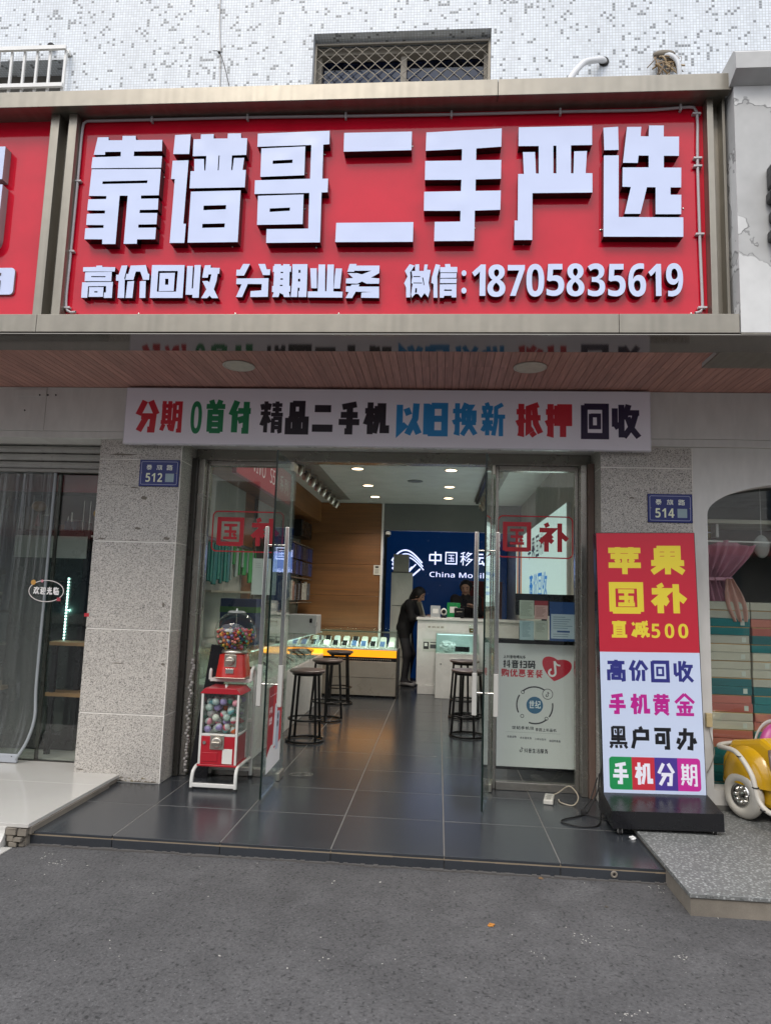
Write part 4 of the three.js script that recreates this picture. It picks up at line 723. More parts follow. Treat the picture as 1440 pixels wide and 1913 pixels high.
{ const t = thing('dome_camera', 'small white dome security camera on the post beside the blue wall', 'camera'), p = onZ(725, 1000, -6.06); obj('mount', cyl(0.035, 0.04, 0.04, 20).translate(p.x, p.y + 0.03, -6.05), M.white, t); obj('dome', at(new THREE.SphereGeometry(0.032, 16, 12), p.x, p.y, -6.05), M.black, t); obj('bracket', bx(p.x - 0.02, p.x + 0.02, p.y + 0.045, p.y + 0.055, -6.08, -6.02), M.white, t); }
{ const t = thing('wall_notice', 'small white notice on the end of the wood panelling', 'notice'), p = onZ(704, 1065, -6.09); obj('board', rbx(p.x - 0.05, p.x + 0.05, p.y - 0.07, p.y + 0.07, -6.098, -6.09, 0.002, 1), M.white, t); const [k, c] = canvas(128, 160, '#cfcbbd'); c.fillStyle = '#3a3632'; c.fillRect(30, 12, 66, 36); for (let i = 0; i < 5; i++) c.fillRect(24, 66 + i * 16, 80, 6); sheet('print', p.x - 0.046, p.x + 0.046, p.y - 0.066, p.y + 0.066, -6.0885, print(k), t); }

// ---------------------------------------------------------------- counters
const panelGrey = paint(0x9d968b, 0.5), marble = std(0xffffff, 0.3, { map: tex(256, (u, v) => { const a = fbm(u, v, 4, 5, 201), w = Math.abs(Math.sin((u * 3 + v * 5 + a * 4) * Math.PI)); const t = 0.74 - (w < 0.1 ? 0.12 : 0) + 0.08 * (a - 0.5); return [t, t, t * 0.985]; }, 0.7) });
const wedge = extr([[-0.06, 0.001], [0.06, 0.001], [0.06, 0.012], [-0.05, 0.082], [-0.06, 0.082]], 0.084).rotateY(-Math.PI / 2).translate(0.042, 0, 0);   // sloped acrylic stand, high at the back
function phoneOn(x, y, z, c, label, group, lift = 0) { const t = thing('display_phone', label, 'phone', [x, y, z], rr(-0.08, 0.08), group); const b = obj('phone_body', rbx(-0.034, 0.034, 0, 0.008, -0.068, 0.068, 0.003, 1), c, t); b.position.set(0, 0.05 + lift, 0.002); b.rotation.x = 0.56; obj('stand', wedge, M.white, t).position.y = lift; if (lift) obj('riser', bx(-0.05, 0.05, 0.001, lift, -0.06, 0.06), M.white, t); obj('price_card', bx(-0.03, 0.03, 0.002 + lift, 0.03 + lift, 0.062, 0.065), M.white, t); return t; }
{ // lit display counter across the back
  const t = thing('display_counter', 'glass topped display counter with a glowing yellow band', 'counter');
  const x0 = -1.2, x1 = 0.0, z0 = -6.05, z1 = -5.55;
  obj('plinth', bx(x0 + 0.02, x1 - 0.02, 0.0715, 0.1, z0, z1 - 0.03), M.black, t);
  obj('lower_panel', rbx(x0, x1, 0.101, 0.33, z0, z1 - 0.004, 0.003, 1), panelGrey, t); obj('middle_panel', rbx(x0, x1, 0.333, 0.545, z0, z1, 0.003, 1), panelGrey, t);
  obj('dark_band', bx(x0, x1, 0.5455, 0.6, z0, z1 - 0.02), M.black, t);
  obj('yellow_band', bx(x0, x1 - 0.003, 0.6005, 0.695, z0, z1 - 0.006), glow(0xff9a10, 1.05), t);
  area('band_light', 0xffb030, 1.2, 1.15, 0.09, V((x0 + x1) / 2, 0.645, z1 + 0.005), V((x0 + x1) / 2, 0.3, z1 + 1));
  obj('side_panel', rbx(x1 - 0.002, x1 + 0.018, 0.0715, 0.7, z0, z1 + 0.004, 0.002, 1), M.darkFrame, t);
  obj('tray', bx(x0, x1, 0.6955, 0.712, z0, z1), M.white, t);
  obj('front_pane', bx(x0, x1, 0.7125, 0.945, z1 - 0.008, z1 - 0.002), M.greenGlass, t); obj('side_pane', bx(x1 - 0.007, x1 - 0.001, 0.7125, 0.945, z0 + 0.01, z1 - 0.01), M.greenGlass, t); obj('top_pane', bx(x0, x1, 0.9455, 0.953, z0, z1), M.greenGlass, t);
  obj('lamp_strip', bx(x0 + 0.02, x1 - 0.02, 0.932, 0.94, z1 - 0.03, z1 - 0.014), glow(0xe8fff2, 1.0), t); obj('lamp_hood', bx(x0 + 0.01, x1 - 0.01, 0.926, 0.9445, z1 - 0.0135, z1 - 0.0085), M.satin, t);
  area('case_light', 0xeafff0, 26, 1.1, 0.03, V((x0 + x1) / 2, 0.92, z1 - 0.022), V((x0 + x1) / 2, 0.7, z1 - 0.2));
  const cols = [M.black, paint(0xc8cfd0, 0.3), paint(0x4a5f86, 0.3), paint(0xd9d6cc, 0.3)];
  for (let i = 0; i < 9; i++) for (let j = 0; j < 2; j++) phoneOn(x0 + 0.1 + i * 0.128, 0.7122, z1 - 0.11 - j * 0.17, cols[(hash(i, j, 8) * 4) | 0], 'phone on a sloped white stand in the yellow banded counter', 'phones in the yellow banded counter', j * 0.05);
  const lp = thing('black_bar', 'slim black grille bar under the yellow band of the counter', 'grille'); for (let k = 0; k < 24; k++) obj('grille_slot', bx(-0.78 + k * 0.03, -0.765 + k * 0.03, 0.565, 0.58, z1 - 0.0195, z1 - 0.017), panelGrey, lp);
}
function sideCounter(x0, x1, z0, z1, face, label, grp, phones) {  // long counter along a side wall; face = x of the front
  const t = thing('side_counter', label, 'counter'), s = face === x1 ? 1 : -1;
  const n = 3, L = (z1 - z0) / n;
  for (let k = 0; k < n; k++) obj('lower_panel', rbx(x0, x1, 0.0715, 0.64, z0 + k * L + 0.002, z0 + (k + 1) * L - 0.002, 0.003, 1), marble, t);
  obj('tray', bx(x0, x1, 0.6405, 0.66, z0, z1), M.white, t);
  const fx = face - s * 0.005;
  obj('front_pane', bx(Math.min(fx, face), Math.max(fx, face), 0.6605, 0.945, z0, z1), M.greenGlass, t); obj('end_pane', bx(x0 + 0.01, x1 - 0.01, 0.6605, 0.945, z1 - 0.008, z1 - 0.002), M.greenGlass, t);
  obj('top_pane', bx(x0, x1, 0.9455, 0.953, z0, z1), M.greenGlass, t); obj('back_rail', bx(s > 0 ? x0 : x1 - 0.02, s > 0 ? x0 + 0.02 : x1, 0.6605, 0.945, z0, z1), M.frame, t);
  const lx = face - s * 0.025; obj('lamp_strip', bx(lx - 0.008, lx + 0.008, 0.932, 0.94, z0 + 0.02, z1 - 0.02), glow(0xe4fff2, 0.9), t);
  area('case_light', 0xeefff6, 5, z1 - z0 - 0.1, 0.02, V(lx, 0.92, (z0 + z1) / 2), V(lx - s * 0.15, 0.66, (z0 + z1) / 2));
  for (let k = 0; k < phones; k++) { const p = phoneOn((x0 + x1) / 2 + s * 0.14, 0.6602, z1 - 0.15 - k * ((z1 - z0 - 0.2) / phones), k % 3 ? M.black : paint(0xcfd3d4, 0.3), `phone on a sloped white stand in ${grp}`, `phones in ${grp}`); p.rotation.y += s * Math.PI / 2; }
}
sideCounter(-1.5, -0.93, -5.2, -1.75, -0.93, 'long glass topped counter with pale marbled front behind the wooden stools', 'the long glass counter', 14);
sideCounter(1.12, 1.66, -5.0, -2.0, 1.12, 'glass topped counter along the wall of the glowing poster', 'the counter by the glowing poster', 10);
{ // reception desk and white glass case in front of it
  const t = thing('reception_desk', 'white reception desk in front of the blue wall', 'counter');
  obj('front', rbx(0.25, 1.68, 0.2, 1.1, -6.6, -6.15, 0.008, 2), M.white, t); obj('plinth', rbx(0.27, 1.66, 0.0715, 0.199, -6.58, -6.13, 0.004, 1), M.white, t); obj('top', rbx(0.235, 1.69, 1.1005, 1.135, -6.63, -6.13, 0.005, 1), M.white, t);
  const [k, c] = canvas(256, 160, '#c9ccc4'); c.fillStyle = '#2e3032'; c.fillRect(12, 40, 70, 90); c.fillStyle = '#dfe2dc'; c.fillRect(24, 54, 40, 40); c.fillStyle = '#4d5052'; c.fillRect(100, 40, 130, 12); c.fillRect(100, 70, 130, 50); sheet('stuck_notice', 0.33, 0.6, 0.66, 0.84, -6.147, print(k), t);
  const [k3, c3] = canvas(256, 160, '#d5d6d0'); line(c3, '手机优惠', 20, 50, 210, 46, 8, '#8d8677'); sheet('stuck_label', 0.37, 0.66, 0.95, 1.05, -6.147, print(k3), t);
  const w = thing('white_display_case', 'white display case with a lit glass top holding papers', 'counter');
  const x0 = 0.52, x1 = 1.1, z0 = -6.1, z1 = -5.77;
  obj('cabinet', rbx(x0, x1, 0.0715, 0.655, z0, z1, 0.004, 1), M.white, w); obj('cabinet_door', rbx(x0 + 0.18, x1 - 0.02, 0.11, 0.61, z1 + 0.001, z1 + 0.012, 0.003, 1), M.white, w); obj('lock', at(cyl(0.01, 0.01, 0.006, 12).rotateX(Math.PI / 2), x0 + 0.07, 0.53, z1 + 0.003), M.chrome, w);
  obj('tray', bx(x0, x1, 0.6555, 0.67, z0, z1), M.white, w); obj('front_pane', bx(x0, x1, 0.6705, 0.935, z1 - 0.008, z1 - 0.002), M.greenGlass, w); obj('side_pane', bx(x0 + 0.001, x0 + 0.007, 0.6705, 0.935, z0 + 0.01, z1 - 0.01), M.greenGlass, w); obj('top_pane', bx(x0, x1, 0.9355, 0.943, z0, z1), M.greenGlass, w); obj('back_panel', bx(x0, x1, 0.6705, 0.935, z0, z0 + 0.008), paint(0xb9cfd0, 0.5), w);
  obj('lamp_strip', bx(x0 + 0.02, x1 - 0.02, 0.918, 0.93, z1 - 0.03, z1 - 0.014), glow(0xdffbff, 1.0), w); area('case_light', 0xeefcff, 9, 0.55, 0.03, V((x0 + x1) / 2, 0.91, z1 - 0.022), V((x0 + x1) / 2, 0.7, z1 - 0.16));
  const b = thing('price_card', 'dark price card lying tilted in the white display case', 'card'); obj('card', bx(0.78, 0.98, 0.69, 0.76, -5.92, -5.915).rotateX(0), M.black, b); const b2 = thing('clear_bag', 'crumpled clear plastic bag inside the white display case', 'bag'); const bag = new THREE.IcosahedronGeometry(0.09, 3); { const p = bag.attributes.position; for (let i = 0; i < p.count; i++) { const q = V(p.getX(i), p.getY(i), p.getZ(i)), s = 0.8 + 0.45 * hash(Math.round(q.x * 60), Math.round(q.y * 60), Math.round(q.z * 60)); p.setXYZ(i, q.x * s * 1.2, q.y * s * 0.8, q.z * s * 0.9); } bag.computeVertexNormals(); } obj('bag', at(bag, 0.68, 0.755, -5.93), phys(0xd5e0df, 0.25, { transmission: 0.4, thickness: 0 }), b2);
  // things on the desk
  const y = 1.1355, st = (name, x, z, w2, h, m, label, cat) => { const q = thing(name, label, cat, [x, y, z]); obj('base', rbx(-w2 / 2, w2 / 2, 0.0005, 0.012, -0.03, 0.03, 0.003, 1), M.white, q); const pl = obj('card', rbx(-w2 / 2, w2 / 2, 0, h, -0.004, 0.004, 0.003, 1), m, q); pl.position.set(0, 0.012, 0); pl.rotation.x = -0.15; const in_ = obj('card_window', bx(-w2 * 0.28, w2 * 0.28, h * 0.3, h * 0.72, 0.0045, 0.006), M.white, q); in_.position.set(0, 0.012, 0); in_.rotation.x = -0.15; };
  st('payment_stand', 0.5, -6.25, 0.14, 0.16, paint(0xaeb2b5, 0.4), 'grey framed payment card stand on the reception desk', 'card stand'); st('payment_stand', 0.76, -6.27, 0.19, 0.21, paint(0x1f8a4c, 0.4), 'green payment card stand on the reception desk', 'card stand');
  const w3 = thing('desk_camera', 'small white round camera on the desk between the card stands', 'camera', [0.62, y, -6.26]); obj('foot', cyl(0.035, 0.04, 0.03, 20).translate(0, 0.0155, 0), M.black, w3); obj('shell', at(new THREE.SphereGeometry(0.045, 18, 14).scale(1, 1.25, 0.7), 0, 0.085, 0), M.white, w3); obj('lens', at(cyl(0.03, 0.03, 0.01, 18).rotateX(Math.PI / 2), 0, 0.09, 0.03), M.black, w3);
  const lp = thing('laptop', 'open silver laptop on the reception desk seen edge on', 'laptop', [0.42, y, -6.45], Math.PI / 2 + 0.25); obj('keyboard', rbx(-0.15, 0.15, 0.001, 0.016, -0.11, 0.11, 0.004, 1), M.satin, lp); const sc = obj('screen', rbx(-0.15, 0.15, 0, 0.21, -0.004, 0.004, 0.003, 1), M.satin, lp); sc.position.set(0, 0.017, -0.108); sc.rotation.x = -0.3;
  const bb = thing('black_device', 'black box shaped device at the end of the desk beside the green stand', 'device', [0.84, y, -6.3]); obj('shell', rbx(-0.07, 0.07, 0.001, 0.15, -0.06, 0.06, 0.012, 2), M.black, bb); obj('slot', bx(-0.04, 0.04, 0.09, 0.1, 0.0605, 0.062), panelGrey, bb);
  const gl = thing('drinking_glass', 'glass tumbler on the white display case', 'glass', [1.0, 0.9435, -5.95]); obj('tumbler', lathe([[0.001, 0.003], [0.03, 0.003], [0.036, 0.12], [0.034, 0.12], [0.028, 0.008], [0.001, 0.008]], 20), M.glass, gl); obj('tea', cyl(0.031, 0.028, 0.06, 18).translate(0, 0.04, 0), phys(0x6d5a2e, 0.2), gl);
}
// ---------------------------------------------------------------- accessories on racks, printer
{
  const t = thing('accessory_rack', 'tall wall rack of hanging phone accessories by the wood panelling', 'rack');
  obj('back_panel', bx(-1.499, -1.485, 1.0, 2.44, -6.05, -3.6), paint(0x8b8a80, 0.7), t);
  const ys = [1.12, 1.3, 1.62, 2.06]; for (const y of ys) obj('shelf_rail', rbx(-1.484, -1.27, y - 0.008, y + 0.006, -6.05, -3.6, 0.002, 1), M.frame, t);
  for (const z of [-6.04, -4.84, -3.61]) obj('upright', rbx(-1.484, -1.464, 1.0, 2.44, z - 0.01, z + 0.01, 0.002, 1), M.frame, t);
  obj('top_box', rbx(-1.48, -1.28, 2.18, 2.4, -5.9, -5.2, 0.01, 1), M.black, t);
  const cm = [paint(0x23305f, 0.35), paint(0x2c3f7a, 0.35), paint(0x1b2446, 0.35), paint(0x3a3a42, 0.35)], wm = [paint(0xb9b7ae, 0.4), paint(0x8d6f66, 0.4), paint(0x5e646b, 0.4), M.black];
  for (let k = 0; k < 17; k++) for (let j = 0; j < 2; j++) { const z = -5.95 + k * 0.14 + rr(-0.01, 0.01), y = 1.66 + j * 0.2; tag(obj('blue_pack', rbx(-1.3, -1.275, y, y + 0.18, z - 0.055, z + 0.055, 0.004, 1), cm[(rnd() * 4) | 0]), 'blue carded accessory pack hanging on the rack', 'pack', 'blue packs on the accessory rack'); }
  for (let k = 0; k < 20; k++) { const z = -5.95 + k * 0.118; tag(obj('phone_case_pack', rbx(-1.32, -1.29, 1.33, 1.33 + rr(0.2, 0.26), z - 0.042, z + 0.042, 0.004, 1), wm[(rnd() * 4) | 0]), 'slim boxed phone case standing on the rack shelf', 'box', 'boxed cases on the accessory rack'); }
  const n = thing('green_pack_rail', 'wall rail of teal and green packs behind the fixed pane', 'rack'); obj('rail', rbx(-1.4985, -1.47, 1.86, 1.89, -3.5, -1.9, 0.003, 1), M.frame, n); obj('lower_shelf', rbx(-1.4985, -1.3, 1.4, 1.42, -3.5, -1.7, 0.003, 1), paint(0x8d8674, 0.6), n);
  const gm = [paint(0x1f6f68, 0.4), paint(0x2a8577, 0.4), paint(0x2f8f3c, 0.4), paint(0x9aa8a2, 0.4)];
  for (let k = 0; k < 17; k++) { const z = -1.9 - k * 0.093, h = k < 7 ? rr(0.3, 0.36) : rr(0.14, 0.34), y1 = 1.845 - rr(0, 0.02), g = rbx(-0.012, 0.012, -h, 0, -0.038, 0.038, 0.01, 2).rotateX(rr(-0.07, 0.07)).rotateY(rr(-0.4, 0.4)), nm = k < 7 ? 'teal' : k % 2 ? 'grey' : 'green', q = thing('hanging_pack', `${nm} pack hanging from the wall rail behind the fixed pane`, 'pack', [-1.41, y1, z], 0, `${nm} packs on the rail behind the pane`); obj('pack_body', g, k < 7 ? gm[k % 2] : gm[2 + (k % 2)], q); obj('hook', rod(V(-0.06, 0.016, 0), V(0.01, 0.002, 0), 0.003, 6), M.chrome, q); }
  const q = thing('grey_printer', 'pale grey box shaped printer on the long glass counter', 'printer', [-1.03, 0.9535, -4.35]); obj('body', rbx(-0.17, 0.17, 0.001, 0.22, -0.16, 0.16, 0.008, 2), paint(0xa3a6a6, 0.5), q); obj('button_panel', rbx(0.09, 0.12, 0.13, 0.18, 0.1605, 0.166, 0.002, 1), M.black, q);
  const bn = thing('blue_box', 'dark blue accessory box on the long glass counter behind the pane', 'box', [-1.2, 0.9535, -2.25]); obj('box_body', rbx(-0.16, 0.16, 0.001, 0.4, -0.1, 0.1, 0.006, 1), paint(0x1c2c55, 0.5), bn); obj('box_band', bx(-0.161, 0.161, 0.28, 0.33, -0.101, 0.101), paint(0x3f6d2f, 0.5), bn);
}
{ // red light box along the bulkhead, reads towards the back
  const t = thing('red_wall_sign', 'red sign with white lettering along the top of the shop side wall', 'sign');
  const L = 2.3, h = 0.36, [k, c] = canvas(1024, 160, '#b3222e'); c.fillStyle = '#f0e6e2'; c.font = '96px sans-serif'; c.fillText('VIVO', 215, 112); c.fillText('S50', 500, 112); line(c, '系列', 690, 36, 190, 88, 9, '#f0e6e2', 0.1);
  obj('box', rbx(-1.188, -1.15, 2.39, 2.75, -4.0, -1.7, 0.004, 1), paint(0x9d1d28, 0.5), t);
  const p = obj('sign_print', new THREE.PlaneGeometry(L - 0.02, h - 0.02), std(0xffffff, 0.4, { map: print(k), emissive: 0xffffff, emissiveMap: print(k), emissiveIntensity: 0.12 }), t); p.rotation.y = Math.PI / 2; p.position.set(-1.1485, 2.57, -2.85);
}
{ // glowing poster wall seen through the other fixed pane
  const t = thing('glowing_poster_wall', 'tall pale glowing poster with black and blue characters on the side wall', 'light box');
  const L = 4.0, h = 0.95, [k, c] = canvas(1400, 340, '#cfe9e2'); line(c, '苹果国补', 460, 40, 480, 96, 12, '#2a2f33'); line(c, '高价回收', 520, 196, 500, 100, 13, '#1d78c8');
  c.fillStyle = '#c97e45'; c.fillRect(40, 0, 60, 340); c.fillRect(190, 0, 50, 340); c.fillStyle = '#2c2c3c'; c.fillRect(108, 0, 74, 340);
  obj('box', rbx(1.655, 1.6885, 1.33, 2.3, -6.4, -2.35, 0.004, 1), M.white, t);
  const tx = print(k), p = obj('lit_face', new THREE.PlaneGeometry(L, h), std(0x888888, 0.5, { map: tx, emissive: 0xffffff, emissiveMap: tx, emissiveIntensity: 0.42 }), t); p.rotation.y = -Math.PI / 2; p.position.set(1.6535, 1.815, -4.37);
  // the canvas runs from the back of the room to the front: turn it round so that it reads from inside the shop
  tx.repeat.x = -1; tx.wrapS = THREE.RepeatWrapping; tx.repeat.x = 1;
  area('poster_light', 0xf0fff8, 0.35, L - 0.1, h - 0.1, V(1.64, 1.815, -4.37), V(0, 1.815, -4.37));
}
// ---------------------------------------------------------------- stools
{
  const t = thing('bar_stool', 'x', 'stool');
  obj('seat', lathe([[0.001, 0.615], [0.15, 0.615], [0.165, 0.622], [0.168, 0.635], [0.16, 0.645], [0.001, 0.648]], 32), std(0xffffff, 0.4, { map: tex(128, (u, v) => { const g = vnoise(u * 4, v * 40, 40, 211); const q = 0.85 + 0.3 * (g - 0.5); return [0.36 * q, 0.3 * q, 0.28 * q]; }, 0.4) }), t);
  for (let k = 0; k < 4; k++) { const a = Math.PI / 4 + k * Math.PI / 2, c = Math.cos(a), s = Math.sin(a); obj('leg', rod(V(c * 0.17, 0.012, s * 0.17), V(c * 0.128, 0.615, s * 0.128), 0.0125, 10), M.blackMetal, t); }
  obj('base_ring', at(ring(0.17, 0.011), 0, 0.0115, 0), M.blackMetal, t); obj('foot_ring', at(ring(0.156, 0.009), 0, 0.2, 0), M.blackMetal, t); obj('top_ring', at(ring(0.13, 0.01), 0, 0.604, 0), M.blackMetal, t);
  const spots = [[-0.66, -2.68, 'black metal bar stool standing by the open door with the red poster'], [-0.645, -3.78, 'middle black metal bar stool in the row by the long glass counter'], [-0.68, -4.98, 'black metal bar stool in front of the yellow banded counter'], [0.852, -3.25, 'black metal bar stool opposite the wood panelling, behind the clear glass door'], [0.855, -4.32, 'black metal bar stool standing near the white display case']];
  spots.forEach(([x, z, l], i) => { const o = i ? dup(t, [x, F + 0.0012, z], i * 0.9, l) : t; o.position.set(x, F + 0.0012, z); o.rotation.y = i * 0.9; tag(o, l, 'stool', 'bar stools in the shop'); });
}
// ---------------------------------------------------------------- promotional stand on castors
{
  const t = thing('promo_stand', 'red and white promotional stand on a black castor base', 'sign stand', [1.899, 0.085, -0.6]); t.rotation.z = 0.024;
  const w = 0.313;
  obj('cabinet', rbx(-w, w, 0.15, 1.79, -0.2, -0.125, 0.006, 2), M.black, t);
  const [k, c] = canvas(760, 1960, '#c3cfe6'), X = (u) => u * 760, Y = (v) => v * 1960, put = (ch, u0, u1, v0, v1, col, lw) => glyph(c, ch, X(u0), Y(v0), X(u1 - u0), Y(v1 - v0), lw, col);
  c.fillStyle = '#b72638'; c.fillRect(0, 0, 760, Y(0.467));
  const y = '#dcc83c', n = '#2d3079', m = '#b31f86', b = '#16171c', L = 54;
  put('苹', 0.095, 0.47, 0.05, 0.168, y, L * 0.95); put('果', 0.53, 0.91, 0.05, 0.168, y, L * 0.92); put('国', 0.11, 0.465, 0.195, 0.318, y, L * 1.05); put('补', 0.525, 0.905, 0.194, 0.322, y, L * 1.05);
  put('直', 0.12, 0.29, 0.343, 0.412, y, 27); put('减', 0.325, 0.505, 0.343, 0.414, y, 27); put('5', 0.525, 0.62, 0.356, 0.412, y); put('0', 0.66, 0.76, 0.356, 0.412, y); put('0', 0.795, 0.9, 0.356, 0.412, y);
  const row = (s, v0, v1, col) => [...s].forEach((ch, i) => put(ch, [0.065, 0.288, 0.51, 0.73][i], [0.255, 0.478, 0.69, 0.93][i], v0, v1, col, 27));
  row('高价回收', 0.494, 0.582, n); row('手机黄金', 0.621, 0.708, m); row('黑户可办', 0.747, 0.836, b);
  c.save(); rrect(c, X(0.06), Y(0.864), X(0.895), Y(0.121), 26); c.clip(); ['#1d8a4e', '#c02f3d', '#47368c', '#c02a90'].forEach((q, i) => { c.fillStyle = q; c.fillRect(X(0.06 + i * 0.2237), Y(0.86), X(0.226), Y(0.13)); }); c.restore();
  [...'手机分期'].forEach((ch, i) => put(ch, 0.085 + i * 0.2237, 0.258 + i * 0.2237, 0.878, 0.97, '#e6e6f0', 25));
  speckle(c, 760, 1960, 700, 0.08);
  sheet('printed_face', -w + 0.006, w - 0.006, 0.168, 1.785, -0.1235, print(k), t, { rough: 0.35 });
  const bs = extr([[-0.24, 0.035], [0.115, 0.035], [0.115, 0.13], [-0.1235, 0.17], [-0.24, 0.17]], 2 * w, [], 0.002).rotateY(-Math.PI / 2).translate(w, 0, 0); bs.scale(-1, 1, 1); { const ix = bs.index; if (!ix) { const p = bs.attributes; for (const a of Object.values(p)) { const s = a.itemSize, d = a.array; for (let i = 0; i < a.count; i += 3) for (let q = 0; q < s; q++) { const f = d[(i + 1) * s + q]; d[(i + 1) * s + q] = d[(i + 2) * s + q]; d[(i + 2) * s + q] = f; } } } } bs.computeVertexNormals(); boxUV(bs); bs.computeBoundingBox(); bs.translate(-(bs.boundingBox.min.x + bs.boundingBox.max.x) / 2, 0, 0);
  obj('base', bs, M.black, t);
  for (const [x, z] of [[-0.27, 0.085], [0.27, 0.085], [-0.27, -0.2], [0.27, -0.2]]) {
    const q = part('castor', t), dy = x < 0 ? -0.0072 : 0.0072;
    obj('fork', [bx(x - 0.014, x - 0.01, 0.012 + dy, 0.036, z - 0.012, z + 0.012), bx(x + 0.01, x + 0.014, 0.012 + dy, 0.036, z - 0.012, z + 0.012)], M.chrome, q);
    obj('wheel', cyl(0.021, 0.021, 0.016, 18).rotateZ(Math.PI / 2).translate(x, 0.0215 + dy, z), M.rubber, q); obj('hub', cyl(0.009, 0.009, 0.019, 12).rotateZ(Math.PI / 2).translate(x, 0.0215 + dy, z), M.chrome, q);
  }
}
// ---------------------------------------------------------------- gumball machine on a white tube stand
{
  const ox = -0.955, oz = -1.13, oy = F + 0.001, t = thing('gumball_machine', 'red double gumball machine with a glass globe on a white tube stand', 'vending machine', [ox, oy, oz]);
  const wt = paint(0xdcdad4, 0.4), rd = phys(0xb11f2c, 0.3, { map: grainTex, clearcoat: 0.3 }), rd2 = phys(0xc92a22, 0.3, { map: grainTex, clearcoat: 0.3 });
  const sq = (pts, n = 'stand_tube') => obj(n, tube(pts.map((p) => V(...p)), 0.0125, 60, 8, false, 0.35), wt, t);
  for (const s of [-1, 1]) {
    sq([[s * 0.152, 0.014, 0.178], [s * 0.152, 0.06, 0.178], [s * 0.15, 0.112, 0.165], [s * 0.146, 0.138, 0.12], [s * 0.146, 0.14, 0.0], [s * 0.146, 0.14, -0.19]]);
    sq([[s * 0.152, 0.014, -0.205], [s * 0.152, 0.3, -0.205], [s * 0.152, 0.7, -0.205], [s * 0.152, 0.775, -0.185], [s * 0.152, 0.79, -0.14], [s * 0.152, 0.765, -0.1], [s * 0.152, 0.7, -0.095]]);
    for (const z of [0.178, -0.205]) obj('rubber_foot', cyl(0.016, 0.018, 0.014, 14).translate(s * 0.152, 0.007, z), M.rubber, t);
  }
  for (const [y, z, n] of [[0.03, 0.178], [0.055, -0.205], [0.7, -0.095], [0.7, -0.205], [0.4, -0.205]]) obj('cross_bar', rbx(-0.152, 0.152, y - 0.013, y + 0.013, z - 0.011, z + 0.011, 0.004, 1), wt, t);
  obj('shelf_plate', rbx(-0.1, 0.1, 0.712, 0.72, -0.2, -0.04, 0.002, 1), wt, t);
  // lower box
  const b0 = 0.135, zf = 0.125, zb = -0.125;
  obj('lower_body', rbx(-b0 + 0.006, b0 - 0.006, 0.155, 0.343, zb, zf, 0.003, 1), rd, t);
  obj('floor_plate', rbx(-b0 - 0.004, b0 + 0.004, 0.141, 0.1545, zb - 0.004, zf + 0.006, 0.003, 1), rd, t);
  for (const x of [-1, 1]) for (const z of [zb, zf - 0.014]) obj('corner_post', rbx(x < 0 ? -b0 : b0 - 0.016, x < 0 ? -b0 + 0.016 : b0, 0.155, 0.63, z - 0.001, z + 0.0155, 0.002, 1), wt, t);
  for (const z of [zf - 0.003]) obj('front_rail', rbx(-b0 + 0.0165, b0 - 0.0165, 0.344, 0.36, z - 0.012, z + 0.0035, 0.002, 1), wt, t);
  obj('side_rail', rbx(b0 - 0.006, b0 + 0.001, 0.344, 0.36, zb + 0.016, zf - 0.016, 0.002, 1), wt, t);
  obj('front_glass', bx(-b0 + 0.0165, b0 - 0.0165, 0.3605, 0.628, zf - 0.006, zf - 0.002), M.glass, t); obj('side_glass', bx(b0 - 0.006, b0 - 0.002, 0.3605, 0.628, zb + 0.016, zf - 0.016), M.glass, t); obj('side_glass', bx(-b0 + 0.002, -b0 + 0.006, 0.3605, 0.628, zb + 0.016, zf - 0.016), M.glass, t); obj('back_panel', bx(-b0 + 0.016, b0 - 0.016, 0.344, 0.628, zb, zb + 0.004), wt, t);
  obj('capsule_tray', bx(-b0 + 0.008, b0 - 0.008, 0.3435, 0.347, zb + 0.006, zf - 0.016), wt, t);
  const lid = extr([[-0.145, 0], [0.145, 0], [0.11, 0.035], [-0.11, 0.035]], 0.255, [], 0.002).translate(0, 0.631, zb - 0.002); obj('lid', lid, rd, t); obj('lid_lock', cyl(0.01, 0.012, 0.012, 14).translate(0, 0.674, 0), M.chrome, t);
  function mech(x, y, z, s) { const q = part('coin_mechanism', t); obj('coin_plate', rbx(x - 0.052 * s, x + 0.052 * s, y - 0.052 * s, y + 0.052 * s, z, z + 0.006, 0.003, 1), M.satin, q); obj('coin_dial', lathe([[0.001, 0.02], [0.03 * s, 0.02], [0.038 * s, 0.012], [0.042 * s, 0.0], [0.001, 0.0]], 28).rotateX(Math.PI / 2).translate(x, y, z + 0.006), M.satin, q); obj('coin_handle', rbx(x - 0.03 * s, x + 0.03 * s, y - 0.007, y + 0.007, z + 0.026, z + 0.04, 0.003, 2), M.satin, q); }
  mech(-0.005, 0.305, zf + 0.0005, 0.95); obj('key_lock', cyl(0.012, 0.012, 0.008, 16).rotateX(Math.PI / 2).translate(-0.095, 0.3, zf + 0.004), M.chrome, t);
  obj('price_label', rbx(0.035, 0.105, 0.162, 0.262, zf + 0.0005, zf + 0.003, 0.001, 1), paint(0xe3e1d9, 0.7), t); obj('capsule_flap', rbx(-0.105, 0.0, 0.175, 0.235, zf + 0.0005, zf + 0.004, 0.002, 1), rd, t);
  // upper unit
  const uz = -0.12; const body = cyl(0.118, 0.142, 0.165, 4); body.rotateY(Math.PI / 4); obj('upper_body', body.translate(0.01, 0.805, uz), rd2, t); obj('upper_base', rbx(-0.105, 0.125, 0.7205, 0.7275, uz - 0.11, uz + 0.11, 0.003, 1), M.satin, t);
  obj('collar', lathe([[0.06, 0.888], [0.088, 0.888], [0.094, 0.9], [0.09, 0.915], [0.078, 0.92], [0.06, 0.92]], 28).translate(0.01, 0, uz), M.satin, t);
